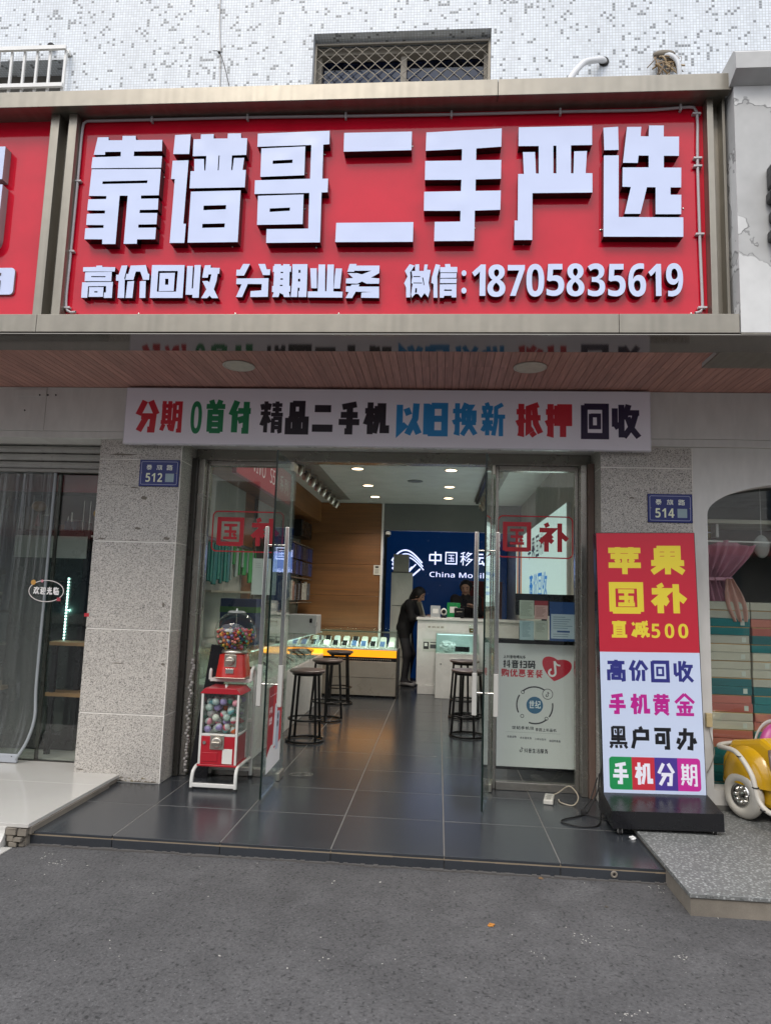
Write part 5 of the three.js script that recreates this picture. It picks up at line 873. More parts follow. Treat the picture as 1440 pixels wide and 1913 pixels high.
  mech(0.01, 0.845, uz + 0.09, 0.85); obj('dispensing_flap', rbx(-0.02, 0.04, 0.755, 0.79, uz + 0.098, uz + 0.108, 0.003, 1), M.chrome, t);
  obj('globe', at(new THREE.SphereGeometry(0.152, 40, 28, 0, Math.PI * 2, 0.42, 2.2), 0.01, 1.045, uz), phys(0xf3f6f4, 0.02, { transmission: 1, thickness: 0, side: THREE.DoubleSide }), t);
  obj('globe_cap', lathe([[0.001, 0.016], [0.05, 0.014], [0.064, 0.005], [0.066, -0.004], [0.001, -0.004]], 28).translate(0.01, 1.188, uz), phys(0xc8cbc8, 0.15, { transmission: 0.3, thickness: 0 }), t); obj('cap_lock', cyl(0.006, 0.008, 0.014, 12).translate(0.01, 1.211, uz), M.chrome, t); obj('globe_rod', rod(V(0.01, 0.95, uz), V(0.01, 1.184, uz), 0.003, 8), M.chrome, t);
  obj('price_card', rbx(-0.02, 0.03, 1.055, 1.075, uz + 0.146, uz + 0.149, 0.001, 1), M.white, t);
  const pal = [0xb8352f, 0xd4742b, 0xd1ab3a, 0x3f7d4f, 0x4fa08f, 0xb76a86, 0x8f79b0, 0x40527f, 0xc9c7b2, 0xd98a7a].map((h) => new THREE.Color(h));
  const spots = []; for (let k = 0; k < 9000 && spots.length < 300; k++) { const x = rr(-0.14, 0.14), y = rr(-0.122, 0.022), z = rr(-0.14, 0.14); if (Math.hypot(x, y, z) > 0.136) continue; if (spots.some((s) => (s[0] - x) ** 2 + (s[1] - y) ** 2 + (s[2] - z) ** 2 < 0.0195 ** 2)) continue; spots.push([x, y, z]); }
  const gb = new THREE.InstancedMesh(new THREE.SphereGeometry(0.0115, 14, 10), phys(0xffffff, 0.3, { clearcoat: 0.4 }), spots.length), mt = new THREE.Matrix4();
  spots.forEach(([x, y, z], i) => { gb.setMatrixAt(i, mt.makeTranslation(ox + 0.01 + x, oy + 1.045 + y, oz + uz + z)); gb.setColorAt(i, pal[(rnd() * pal.length) | 0]); }); gb.name = 'gumballs'; gb.userData = { label: 'many coloured gumballs heaped inside the glass globe', category: 'gumballs', kind: 'stuff' }; gb.castShadow = gb.receiveShadow = true; scene.add(gb);
  const shell = phys(0xe8efec, 0.12, { transmission: 0.55, thickness: 0 }), caps = [0x4f9a7f, 0xd98a9a, 0xc9a26a, 0xd9622a, 0x9a86b8, 0xd0cfc4, 0xc9475f, 0x78b0b8].map((h) => phys(h, 0.3, { clearcoat: 0.3 })), cn = ['green', 'pink', 'tan', 'orange', 'violet', 'white', 'crimson', 'pale blue'];
  const up = new THREE.SphereGeometry(0.026, 16, 8, 0, Math.PI * 2, 0, Math.PI / 2), lo = new THREE.SphereGeometry(0.0255, 16, 8, 0, Math.PI * 2, Math.PI / 2, Math.PI / 2), cs = [];
  for (let k = 0; k < 9000 && cs.length < 60; k++) { const y = 0.376 + Math.pow(rnd(), 1.4) * 0.2, x = rr(-0.1, 0.1), z = rr(-0.09, 0.085); if (cs.some((s) => (s[0] - x) ** 2 + (s[1] - y) ** 2 + (s[2] - z) ** 2 < 0.0505 ** 2)) continue; cs.push([x, y, z]); }
  for (const [x, y, z] of cs) { const i = (rnd() * 8) | 0, q = thing('toy_capsule', `round toy capsule with a ${cn[i]} half inside the glass box of the gumball machine`, 'capsule', [ox + x, oy + y, oz + z], rr(0, 6), `${cn[i]} toy capsules`); q.rotation.x = rr(-1.5, 1.5); q.rotation.z = rr(-1.5, 1.5); obj('clear_half', up, shell, q); obj('coloured_half', lo, caps[i], q); }
  const bk = thing('folded_board', 'black folded board leaning behind the gumball machine', 'board', [-1.16, F + 0.003, -1.235]); const bb = obj('board', rbx(-0.07, 0.07, 0, 0.95, -0.006, 0.006, 0.003, 1), M.black, bk); bb.rotation.z = -0.12; const tl = obj('tinsel', merge(Array.from({ length: 40 }, (_, i) => at(new THREE.SphereGeometry(0.014, 5, 4), -0.09 + rr(-0.012, 0.012), 0.05 + i * 0.02, 0.02 + rr(-0.01, 0.01)))), paint(0x9a9794, 0.5), bk); tl.userData.kind = 'stuff';
}
// ---------------------------------------------------------------- neighbouring shop behind the PVC curtain
{
  const s = thing('roller_shutter', 'rolled up grey metal roller shutter above the neighbouring shop window', 'shutter');
  for (let k = 0; k < 4; k++) { const y = 2.312 + k * 0.062; obj('slat', extr([[0, 0], [0.018, 0.006], [0.024, 0.03], [0.018, 0.052], [0, 0.058]], 2.6).rotateY(-Math.PI / 2).translate(-2.0, y, -1.25), paint(0xa7a59f, 0.5), s); }
  obj('bottom_rail', rbx(-4.6, -2.0, 2.285, 2.311, -1.26, -1.22, 0.004, 1), paint(0x8f8c86, 0.5), s);
  const r = thing('neighbour_room', 'dim neighbouring shop room behind glass', 'room');
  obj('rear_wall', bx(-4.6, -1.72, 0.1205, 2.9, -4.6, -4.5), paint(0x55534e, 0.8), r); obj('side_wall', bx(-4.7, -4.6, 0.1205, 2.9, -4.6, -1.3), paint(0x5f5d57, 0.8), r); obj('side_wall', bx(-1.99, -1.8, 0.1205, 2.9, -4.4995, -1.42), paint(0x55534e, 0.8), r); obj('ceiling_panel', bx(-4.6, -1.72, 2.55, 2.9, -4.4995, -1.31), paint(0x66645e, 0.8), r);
  obj('window_pane', bx(-4.6, -1.985, 0.125, 2.3, -1.295, -1.287), M.glass, r); obj('pane_post', rbx(-2.437, -2.41, 0.1205, 2.284, -1.31, -1.2955, 0.002, 1), M.darkFrame, r); obj('pane_foot', rbx(-4.6, -1.985, 0.1205, 0.1245, -1.31, -1.27, 0.001, 1), M.darkFrame, r);
  obj('red_pelmet', bx(-4.6, -2.0, 2.16, 2.3, -1.45, -1.42), paint(0x7d2229, 0.7), r);
  // curtain: hanging sheets that kick forward at the foot
  const c = thing('pvc_strip_curtain', 'clear plastic door curtain with a grey weighted foot bar', 'curtain');
  const nx = 60, ny = 40;
  for (let k = 0; k < 3; k++) {
    const x1 = -2.432 - k * 0.6, w = 0.62, g = new THREE.PlaneGeometry(1, 1, nx, ny), p = g.attributes.position;
    for (let i = 0; i < p.count; i++) { const a = p.getX(i) + 0.5, b = p.getY(i) + 0.5, y = 0.135 + b * 2.15, kick = Math.pow(Math.max(0, 1 - b / 0.3), 2); p.setXYZ(i, x1 - (1 - a) * w - (k ? 0 : 0.05 * Math.sin(Math.min(1, b / 0.28) * Math.PI) * (b < 0.28 ? -0.5 : 0)) - 0.07 * kick * a, y, -1.24 + 0.016 * Math.sin(a * 21 + k) * (0.5 + 0.5 * b) + 0.007 * Math.sin(a * 67 + b * 3 + 2 * Math.sin(b * 5)) + 0.006 * Math.sin(a * 31 - b * 6) + 0.06 * kick + k * 0.006); }
    g.computeVertexNormals(); obj('plastic_strip', g, M.pvc, c);
  }
  const e = [[-2.43, 2.28, -1.235], [-2.432, 1.5, -1.235], [-2.43, 0.7, -1.23], [-2.41, 0.45, -1.215], [-2.44, 0.28, -1.195], [-2.5, 0.15, -1.17]].map((q) => V(...q)); obj('edge_tape', tube(e, 0.011, 60, 6), paint(0x9a9fa2, 0.6), c);
  obj('foot_bar', rbx(-4, -2.49, 0.125, 0.185, -1.185, -1.165, 0.006, 2), paint(0xa9adb3, 0.6), c); for (let k = 0; k < 8; k++) obj('rivet', at(new THREE.SphereGeometry(0.004, 8, 6), -2.53 - k * 0.11, 0.17, -1.164), M.rubber, c);
  const [kk, cc] = canvas(512, 360); cc.strokeStyle = '#e7ddd8'; cc.lineWidth = 10; cc.beginPath(); cc.ellipse(256, 180, 236, 140, 0, 0, 7); cc.stroke(); line(cc, '欢迎光临', 80, 120, 350, 110, 15, '#f1ece8', 0.16); cc.fillStyle = '#cf9a4a'; cc.beginPath(); cc.arc(70, 70, 34, 0, 7); cc.fill(); cc.fillStyle = '#b1424c'; cc.fillRect(410, 262, 50, 46); cc.fillStyle = '#d98f98'; cc.beginPath(); cc.arc(190, 50, 18, 0, 7); cc.fill();
  tag(sheet('welcome_sticker', -2.56, -2.265, 1.27, 1.475, -1.2185, print(kk), scene, { mat: { transparent: true, alphaTest: 0.5 } }), 'oval white welcome sticker with four characters on the plastic curtain', 'sticker');
  // fridge with a light strip, bench, hanging ornaments
  const f = thing('drinks_fridge', 'tall dark fridge with a glowing white light strip', 'fridge', [-2.632, 0.1205, -1.9]);
  obj('fridge_body', rbx(-0.32, 0.32, 0.001, 1.75, -0.3, 0.28, 0.01, 1), M.black, f); obj('fridge_glass', bx(-0.28, 0.28, 0.12, 1.68, 0.285, 0.29), M.greenGlass, f); for (let k = 0; k < 22; k++) obj('strip_lamp', rbx(0.17, 0.184, 0.82 + k * 0.025, 0.836 + k * 0.025, 0.2925, 0.297, 0.002, 1), glow(0xcdfff6, 3.2), f);
  obj('header_board', rbx(-0.31, 0.31, 1.52, 1.7, 0.2915, 0.3, 0.004, 1), paint(0xa9aaa6, 0.5), f);
  const lt = new THREE.PointLight(0xcdfff6, 0.07); lt.name = 'strip_light'; lt.shadow.radius = 0.2; lt.position.set(0.177, 1.1, 0.305); f.add(lt);
  for (const [x, z, n, lab] of [[-2.23, -1.62, 2, 'wooden topped side table with dark legs behind the glass pane'], [-3.15, -1.7, 1, 'low wooden bench behind the plastic curtain']]) { const b = thing('wooden_bench', lab, 'bench', [x, 0.1205, z]); const ys = n === 2 ? [0.83, 0.44] : [0.46]; for (const y of ys) obj('board', rbx(-0.26, 0.26, y, y + 0.03, -0.16, 0.16, 0.003, 1), std(0x9a744c, 0.5, { map: grainTex }), b); for (const sx of [-0.22, 0.22]) for (const sz of [-0.13, 0.13]) obj('leg', rbx(sx - 0.018, sx + 0.018, 0.001, ys[0] - 0.001, sz - 0.018, sz + 0.018, 0.002, 1), M.black, b); }
  const ch = thing('white_chair', 'white plastic chair under the table behind the glass pane', 'chair', [-2.28, 0.1205, -1.95]); obj('seat', rbx(-0.14, 0.14, 0.24, 0.262, -0.14, 0.14, 0.008, 2), M.white, ch); obj('backrest', rbx(-0.12, 0.12, 0.28, 0.48, -0.14, -0.125, 0.006, 2), M.white, ch); for (const a of [-0.11, 0.11]) for (const b of [-0.11, 0.11]) obj('leg', rod(V(a, 0.001, b), V(a * 0.9, 0.24, b * 0.9), 0.009, 8), M.white, ch);
  const orn = (x, y, z, c2, lab) => { const o = thing('hanging_ornament', lab, 'ornament', [x, y, z]); obj('cord', rod(V(0, 0.05, 0), V(0, 2.55 - y, 0), 0.002, 6), M.cable, o); obj('lantern', at(new THREE.SphereGeometry(0.055, 16, 12).scale(1, 0.8, 1), 0, 0, 0), c2, o); obj('tassel', at(new THREE.ConeGeometry(0.025, 0.12, 12), 0, -0.1, 0), paint(0x8f2a2c, 0.7), o); };
  orn(-2.18, 2.0, -1.5, paint(0xb58a3a, 0.4), 'gold lantern ornament hanging inside the neighbouring window'); orn(-2.07, 1.95, -1.6, paint(0x8f2a30, 0.5), 'red lantern ornament hanging beside the gold one'); orn(-2.7, 2.05, -1.5, paint(0xa8743c, 0.5), 'tan lantern ornament hanging behind the plastic curtain');
  const sh = thing('toy_shelf', 'wire shelf of small toys inside the neighbouring shop', 'shelf', [-2.2, 1.82, -1.75]); obj('board', rbx(-0.22, 0.2, 0, 0.015, -0.12, 0.12, 0.003, 1), M.white, sh); for (let k = 0; k < 8; k++) obj('wire', rod(V(-0.2 + k * 0.055, 0.016, 0.1), V(-0.2 + k * 0.055, 0.3, 0.1), 0.003, 6), M.chrome, sh); for (let k = 0; k < 3; k++) obj('bracket', bx(-0.2 + k * 0.19, -0.19 + k * 0.19, -0.06, -0.001, -0.12, 0.1), M.white, sh);
  const hc = [['maroon', 0x5a2528], ['grey', 0x6a6864], ['tan', 0x7d6650], ['white', 0xa8a59d], ['navy', 0x2b3348], ['pink', 0x9a6a70]];
  for (let k = 0; k < 26; k++) { const [nm, hx] = hc[(rnd() * 6) | 0], h = rr(0.25, 0.6), g = new THREE.PlaneGeometry(rr(0.07, 0.13), h, 5, 8).translate(0, -h / 2, 0), p = g.attributes.position; for (let i = 0; i < p.count; i++) p.setZ(i, 0.014 * Math.sin(p.getX(i) * 90 + k) + 0.01 * Math.sin(p.getY(i) * 12 + k)); g.computeVertexNormals(); const q = thing('hanging_bag', `${nm} soft goods hanging behind the plastic curtain`, 'bag', [-3.4 + k * 0.036, rr(1.7, 2.15), -1.62 - rr(0, 0.25)], rr(-0.5, 0.5), `${nm} goods behind the curtain`); obj('cloth', g, std(hx, 0.9, { side: THREE.DoubleSide, map: grainTex }), q); obj('loop', rod(V(0, 0, 0), V(0, 0.08, 0), 0.003, 6), M.chrome, q); }
  const bg = thing('merchandise_rack', 'rack of pale bagged goods behind the plastic curtain', 'rack', [-3.05, 0.1205, -2.4]); obj('rack_frame', [bx(-0.5, -0.47, 0.001, 1.9, -0.2, 0.2), bx(0.47, 0.5, 0.001, 1.9, -0.2, 0.2)], M.frame, bg); for (let k = 0; k < 4; k++) { obj('rack_shelf', rbx(-0.469, 0.469, 0.3 + k * 0.45, 0.32 + k * 0.45, -0.2, 0.2, 0.003, 1), panelGrey, bg); for (let j = 0; j < 6; j++) obj('goods', rbx(-0.44 + j * 0.15, -0.32 + j * 0.15, 0.321 + k * 0.45, 0.45 + k * 0.45 + rr(0, 0.15), -0.12, 0.12, 0.02, 2), paint([0x6f6a62, 0x5a5250, 0x7d7972, 0x6a3836, 0x48555c][(rnd() * 5) | 0], 0.6), bg); }
}
// ---------------------------------------------------------------- shop with the arched window
{
  const w = thing('arched_wall', 'off white plastered wall with an arched display window', 'wall');
  const ax0 = 2.364, ax1 = 3.84, arch = [[ax0, 0.225], [ax1, 0.225]]; for (let k = 0; k <= 32; k++) { const a = k / 32 * Math.PI; arch.push([(ax0 + ax1) / 2 + (ax1 - ax0) / 2 * Math.cos(a), 2.04 + 0.235 * Math.sin(a)]); }
  obj('plaster', extr([[2.2735, 0.1005], [5, 0.1005], [5, 2.506], [2.2735, 2.506]], 0.16, [arch]).translate(0, 0, WZ - 0.16), M.wallWhite, w);
  obj('skirting', rbx(2.2735, 5, 0.1005, 0.13, WZ + 0.0005, WZ + 0.012, 0.002, 1), paint(0x6d6c68, 0.7), w);
  obj('window_pane', bx(ax0 - 0.02, ax1 + 0.02, 0.21, 2.3, WZ - 0.175, WZ - 0.168), M.glass, w);
  const r = thing('linen_shop_room', 'dim room of the shop behind the arched window', 'room'); obj('floor_slab', bx(1.75, 5, 0.0715, 0.1, -4.2, -1.41), M.terrazzo, r); obj('rear_wall', bx(1.75, 5, 0.1005, 2.9, -4.2, -4.1), paint(0x8e8d86, 0.8), r); obj('side_wall', bx(1.75, 1.8, 0.1005, 2.9, -4.0995, -1.42), paint(0x9d9b93, 0.8), r); obj('side_wall', bx(4.95, 5, 0.1005, 2.9, -4.0995, -1.25), paint(0x9d9b93, 0.8), r); obj('ceiling_panel', bx(1.75, 5, 2.52, 2.9, -4.0995, -1.31), paint(0x8f8e88, 0.8), r);
  const sw = thing('doorbell_box', 'yellowed plastic switch box on the white wall beside the stand', 'switch', [2.335, 0.67, WZ + 0.0005]); obj('case', rbx(-0.02, 0.02, -0.045, 0.045, 0, 0.028, 0.005, 2), paint(0xcbb78a, 0.5), sw); obj('flex', tube([V(0.0, -0.046, 0.012), V(0.012, -0.12, 0.02), V(0.03, -0.2, 0.016), V(0.01, -0.28, 0.014), V(-0.02, -0.34, 0.014)], 0.003, 24, 6), paint(0x9b958c, 0.6), sw);
  const C = { t: [0x1c6d70, 0x155f64, 0x1a7072], c: [0xb6b1a2, 0xada99d, 0xbcb6a6], s: [0xb2665a, 0xa85a50, 0xbb7263] }, nm = { t: 'teal', c: 'cream', s: 'salmon' }, mats = {}; for (const k in C) mats[k] = C[k].map((h) => phys(h, 0.28, { map: grainTex, clearcoat: 0.25 }));
  const cols = [['ccttcccccttssccsstttttt', 2.33, 2.732], ['ccssttcccctttssttcctttt', 2.744, 3.146], ['ttccssttccttccsscctttcc', 3.158, 3.56]], lipM = paint(0xb08a55, 0.6);
  cols.forEach(([s, x0, x1], ci) => [...s].forEach((ch, i) => {
    const n = s.length, h = 0.0588, y = 0.1005 + (n - 1 - i) * h, z = -1.29 + rr(-0.006, 0.006), dx = rr(-0.004, 0.004);
    const b = thing('flat_box', `${nm[ch]} flat bedding box in the stacks behind the arched window`, 'box', [0, 0, 0], 0, `${nm[ch]} boxes behind the arched window`);
    obj('box_body', rbx(x0 + dx, x1 + dx, y + 0.0006, y + h - 0.006, z - 0.3, z, 0.003, 1), mats[ch][(rnd() * 3) | 0], b);
    obj('lid_edge', bx(x0 + dx + 0.001, x1 + dx - 0.001, y + h - 0.0058, y + h - 0.0006, z - 0.298, z - 0.002), i % 2 ? lipM : mats[ch][0], b);
    if (i % 2 === ci % 2 && rnd() < 0.8) { const q = x1 - 0.05 - rr(0, 0.02) - (rnd() < 0.15 ? 0.25 : 0); obj('price_tag', bx(q, q + 0.028, y + 0.012, y + 0.046, z + 0.0006, z + 0.0016), paint(0xbfc4bb, 0.6), b); }
  }));
  // pink tied curtain
  const c = thing('pink_curtain', 'short pink gauze curtain tied at the waist above the flat boxes', 'curtain'), g = new THREE.PlaneGeometry(1, 1, 90, 50), p = g.attributes.position;
  for (let i = 0; i < p.count; i++) { const a = p.getX(i) + 0.5, b = 1 - (p.getY(i) + 0.5), waist = Math.exp(-Math.pow((b - 0.62) / 0.2, 2)), wdt = b < 0.62 ? 0.42 - 0.22 * Math.pow(b / 0.62, 1.4) : 0.2 + 0.07 * (b - 0.62) / 0.38; p.setXYZ(i, 2.39 + a * wdt + 0.03 * b, 1.875 - b * 0.42 - 0.02 * Math.sin(a * 9) * (1 - b), -1.33 + (0.012 + 0.02 * waist) * Math.sin(a * 40 + b * 2) + 0.012 * Math.sin(a * 17)); }
  g.computeVertexNormals(); const pk = phys(0xc9879c, 0.9, { transmission: 0.3, thickness: 0, side: THREE.DoubleSide, map: grainTex }); obj('gauze', g, pk, c);
  obj('tie_band', rbx(2.41, 2.63, 1.6, 1.625, -1.36, -1.295, 0.006, 2), paint(0xc78fa0, 0.8), c);
  const tg = new THREE.PlaneGeometry(1, 1, 20, 30), tp = tg.attributes.position; for (let i = 0; i < tp.count; i++) { const a = tp.getX(i) + 0.5, b = 1 - (tp.getY(i) + 0.5); tp.setXYZ(i, 2.6 + (a - 0.5) * (0.05 + 0.09 * Math.sin(b * 2.6)) + 0.07 * b, 1.615 - b * 0.3, -1.28 + 0.014 * Math.sin(a * 16)); } tg.computeVertexNormals(); obj('tie_tail', tg, phys(0xd6a294, 0.9, { transmission: 0.3, thickness: 0, side: THREE.DoubleSide, map: grainTex }), c);
  obj('curtain_rod', rod(V(2.3, 1.885, -1.33), V(3.9, 1.885, -1.33), 0.006, 10), M.white, c);
  const sh = thing('display_shelf', 'cream shelf with framed things high inside the arched window', 'shelf'); obj('board', rbx(2.3, 3.9, 2.03, 2.06, -1.9, -1.45, 0.004, 1), paint(0xb9b3a0, 0.6), sh); obj('bracket', rbx(2.6, 2.62, 1.93, 2.029, -1.88, -1.5, 0.003, 1), M.white, sh);
  const yb = thing('yellow_box', 'mustard yellow box hung below the cream shelf', 'box'); obj('box_body', rbx(2.42, 2.62, 1.93, 2.028, -1.75, -1.6, 0.004, 1), paint(0xa08c3f, 0.6), yb); obj('box_band', bx(2.419, 2.621, 1.97, 1.98, -1.751, -1.599), M.white, yb);
  const hp = thing('heart_pendant', 'pale heart shaped pendant hanging in the arched window', 'ornament'); obj('pendant', at(new THREE.SphereGeometry(0.07, 18, 14).scale(0.8, 1.2, 0.4), 2.88, 1.86, -1.4), paint(0x9fa3a0, 0.5), hp); obj('string', rod(V(2.88, 1.94, -1.4), V(2.88, 2.5, -1.4), 0.002, 6), M.white, hp);
}
// ---------------------------------------------------------------- yellow ride-on car
{
  const cx = 2.435, cz = -0.74, t = thing('ride_on_car', 'yellow child sized ride on car with white tyres and magenta seat', 'ride on toy', [cx + 0.045, 0.1005, cz - 0.12], -1.16); t.scale.setScalar(0.95);
  // local frame: x forward, z towards the near side; origin under the rear near wheel
  const ye = phys(0xd0a114, 0.25, { map: grainTex, clearcoat: 0.6 }), wh = paint(0xc9c4b8, 0.6), mg = phys(0xb34a86, 0.35, { map: grainTex });
  const wheel = (x, z, s) => { const q = part('wheel', t); obj('tyre', new THREE.TorusGeometry(0.108, 0.042, 16, 40).translate(x, 0.152, z), wh, q); obj('rim', lathe([[0.001, 0.016], [0.02, 0.018], [0.03, 0.006], [0.055, 0.01], [0.072, 0.024], [0.078, 0.0], [0.078, -0.03], [0.001, -0.03]], 36).rotateX(s * Math.PI / 2).translate(x, 0.152, z + s * 0.012), M.chrome, q); for (let k = 0; k < 8; k++) obj('spoke_boss', at(new THREE.SphereGeometry(0.013, 10, 8), x + 0.045 * Math.cos(k * Math.PI / 4), 0.152 + 0.045 * Math.sin(k * Math.PI / 4), z + s * 0.024), M.chrome, q); };
  wheel(0, 0, 1); wheel(0.72, 0, 1); wheel(0, -0.5, -1); wheel(0.72, -0.5, -1);
  const prof = [[-0.2, 0.2], [-0.19, 0.34], [-0.12, 0.45], [0.02, 0.48], [0.1, 0.5], [0.18, 0.46], [0.42, 0.44], [0.55, 0.5], [0.8, 0.46], [0.92, 0.36], [0.94, 0.2], [0.88, 0.15], [0.14, 0.13], [-0.12, 0.15]];
  obj('body', extr(prof, 0.36, [], 0.03).translate(0, 0, -0.43), ye, t);
  for (const x of [0, 0.72]) for (const z of [0.01, -0.51]) { const g = new THREE.SphereGeometry(0.215, 28, 18, 0, Math.PI * 2, 0, Math.PI * 0.5); g.scale(1, 1.15, 0.5).translate(x, 0.225, z > -0.2 ? -0.07 : -0.43); obj('fender', g, ye, t); }
  obj('seat', rbx(0.1, 0.42, 0.36, 0.5, -0.38, -0.12, 0.03, 3), mg, t); obj('seat_back', new THREE.SphereGeometry(1, 28, 20).scale(0.07, 0.195, 0.15).translate(0.035, 0.42, -0.26), mg, t);
  obj('hood_rim', new THREE.TorusGeometry(1, 0.06, 10, 48).rotateY(Math.PI / 2).scale(0.05, 0.2, 0.16).translate(0.0, 0.42, -0.26), paint(0xb9b6ac, 0.5), t);
  obj('bumper_tube', tube([V(-0.17, 0.44, -0.36), V(-0.2, 0.44, -0.1), V(-0.13, 0.44, 0.07), V(0.04, 0.44, 0.1), V(0.17, 0.33, 0.11), V(0.23, 0.17, 0.11), V(0.36, 0.12, 0.1), V(0.72, 0.12, 0.1)], 0.016, 80, 10), wh, t);
  for (const p of [[0.08, 0.42, 0.105], [0.2, 0.255, 0.11], [0.26, 0.135, 0.115]]) obj('tube_clip', at(ring(0.018, 0.004, 16), ...p), M.rubber, t);
  obj('strap', tube([V(0.2, 0.47, -0.02), V(0.24, 0.44, 0.02), V(0.27, 0.3, 0.03), V(0.26, 0.16, 0.02), V(0.25, 0.02, 0.02)], 0.014, 40, 6), paint(0x6f5d54, 0.8), t);
  obj('tail_lamp', at(new THREE.SphereGeometry(0.022, 14, 10).scale(0.6, 1, 1), -0.19, 0.34, -0.08), phys(0xa8302a, 0.2), t);
  obj('undercarriage', rbx(-0.05, 0.8, 0.07, 0.13, -0.4, -0.1, 0.01, 1), M.rubber, t);
  for (const x of [0.28, 0.5]) obj('support_post', rbx(x, x + 0.05, 0.001, 0.0695, -0.3, -0.2, 0.005, 1), M.rubber, t);
}
// ---------------------------------------------------------------- cables, power strip, litter
{
  const ps = thing('power_strip', 'white power strip with a looped white flex by the steel kick plate', 'power strip', [1.315, F + 0.0012, -1.12], -0.22);
  obj('strip_case', rbx(-0.032, 0.032, 0.0005, 0.03, -0.085, 0.085, 0.006, 2), paint(0xd2cec4, 0.5), ps); for (let k = 0; k < 3; k++) obj('socket', rbx(-0.014, 0.014, 0.0302, 0.032, -0.06 + k * 0.045, -0.03 + k * 0.045, 0.0008, 1), paint(0x9a968e, 0.6), ps);
  obj('flex', tube([V(0, 0.015, -0.085), V(0.05, 0.03, -0.12), V(0.13, 0.09, -0.09), V(0.19, 0.05, -0.01), V(0.16, 0.006, 0.05), V(0.08, 0.006, 0.02), V(0.06, 0.006, -0.05)], 0.004, 60, 8), paint(0xb9ac98, 0.6), ps);
  const cb = thing('black_cable', 'black power cable looped on the slate step beside the stand', 'cable'), y = F + 0.0062;
  obj('cable', tube([V(1.62, 0.3, -0.99), V(1.6, 0.2, -0.95), V(1.53, 0.09, -0.9), V(1.5, y, -0.86), V(1.44, y, -0.8), V(1.34, y, -0.72), V(1.33, y, -0.66), V(1.42, y, -0.6), V(1.53, y, -0.64), V(1.58, 0.11, -0.78), V(1.61, 0.3, -0.9)], 0.005, 140, 8), M.cable, cb);
  obj('second_lead', tube([V(1.6, 0.28, -0.96), V(1.55, 0.16, -0.92), V(1.49, 0.085, -0.86), V(1.62, y, -0.78), V(1.66, y, -0.74)], 0.004, 60, 8), M.cable, cb);
  obj('plug', rbx(1.475, 1.505, F + 0.0015, F + 0.03, -0.88, -0.84, 0.005, 2), M.rubber, cb);
  const crumb = (u, v, yy, r, m, label, cat) => { const p = onY(u, v, yy), g = new THREE.IcosahedronGeometry(r, 1), a = g.attributes.position; for (let i = 0; i < a.count; i++) { const q = 0.7 + 0.6 * hash(Math.round(a.getX(i) * 9000), Math.round(a.getY(i) * 9000), Math.round(u)); a.setXYZ(i, a.getX(i) * q * 1.4, a.getY(i) * q * 0.6, a.getZ(i) * q); } g.computeVertexNormals(); tag(obj(cat, at(g, p.x, yy + r * 0.45, p.z), m), label, 'litter'); };
  crumb(917, 1730, 0, 0.011, paint(0xb5772c, 0.7), 'small orange crumb lying on the asphalt', 'orange_crumb');
  crumb(1249, 1650, 0, 0.022, M.white, 'white paper scrap at the corner of the slate step', 'paper_scrap'); crumb(1180, 1567, F, 0.016, M.white, 'white scrap on the slate step under the stand', 'paper_scrap');
  crumb(1132, 1695, 0, 0.007, paint(0x4a443c, 0.8), 'dark pebble on the asphalt near the terrazzo step', 'pebble'); crumb(1010, 1642, 0, 0.008, paint(0x7a5d3c, 0.8), 'brown pebble by the foot of the slate step', 'pebble');
  // pale grit scattered over the asphalt
  const gs = []; for (let i = 0; i < 110; i++) { const r = i < 12 ? rr(0.003, 0.006) : rr(0.0012, 0.0032); gs.push(at(new THREE.IcosahedronGeometry(r, 0).scale(rr(0.8, 2.2), 0.5, 1).rotateY(rr(0, 6)), rr(-1.8, 2.2), r * 0.3, 0.05 + Math.pow(rnd(), 1.2) * 2.2)); }
  for (const [u, v, n] of [[1093, 1755, 14], [1150, 1735, 5], [1275, 1788, 10], [1015, 1782, 7], [605, 1790, 5], [1170, 1895, 10], [1230, 1660, 8], [110, 1610, 14], [80, 1600, 8]]) { const c = onY(u, v, 0); for (let i = 0; i < n; i++) { const r = rr(0.0012, 0.0035); gs.push(at(new THREE.IcosahedronGeometry(r, 0).scale(rr(0.8, 2.4), 0.4, 1).rotateY(rr(0, 6)), c.x + (rnd() + rnd() - 1) * 0.06, r * 0.25, c.z + (rnd() + rnd() - 1) * 0.06)); } }
  const g = obj('grit', gs, paint(0xa5a19a, 0.9)); Object.assign(g.userData, { kind: 'stuff', label: 'pale grit and tiny chips scattered on the asphalt', category: 'grit' });
  // chalky scuffs ground into the asphalt
  const wr = thing('door_stop_wire', 'tangle of thin wire on the floor at the door with the poster', 'wire', [-0.55, F + 0.0012, -1.46]); for (let k = 0; k < 4; k++) obj('wire_loop', tube(Array.from({ length: 9 }, (_, i) => V(0.07 + 0.06 * Math.cos(i * 0.78 + k) + 0.02 * k, 0.004 + 0.002 * k, 0.04 * Math.sin(i * 0.78 + k))), 0.0018, 40, 6, true), M.frame, wr);
}
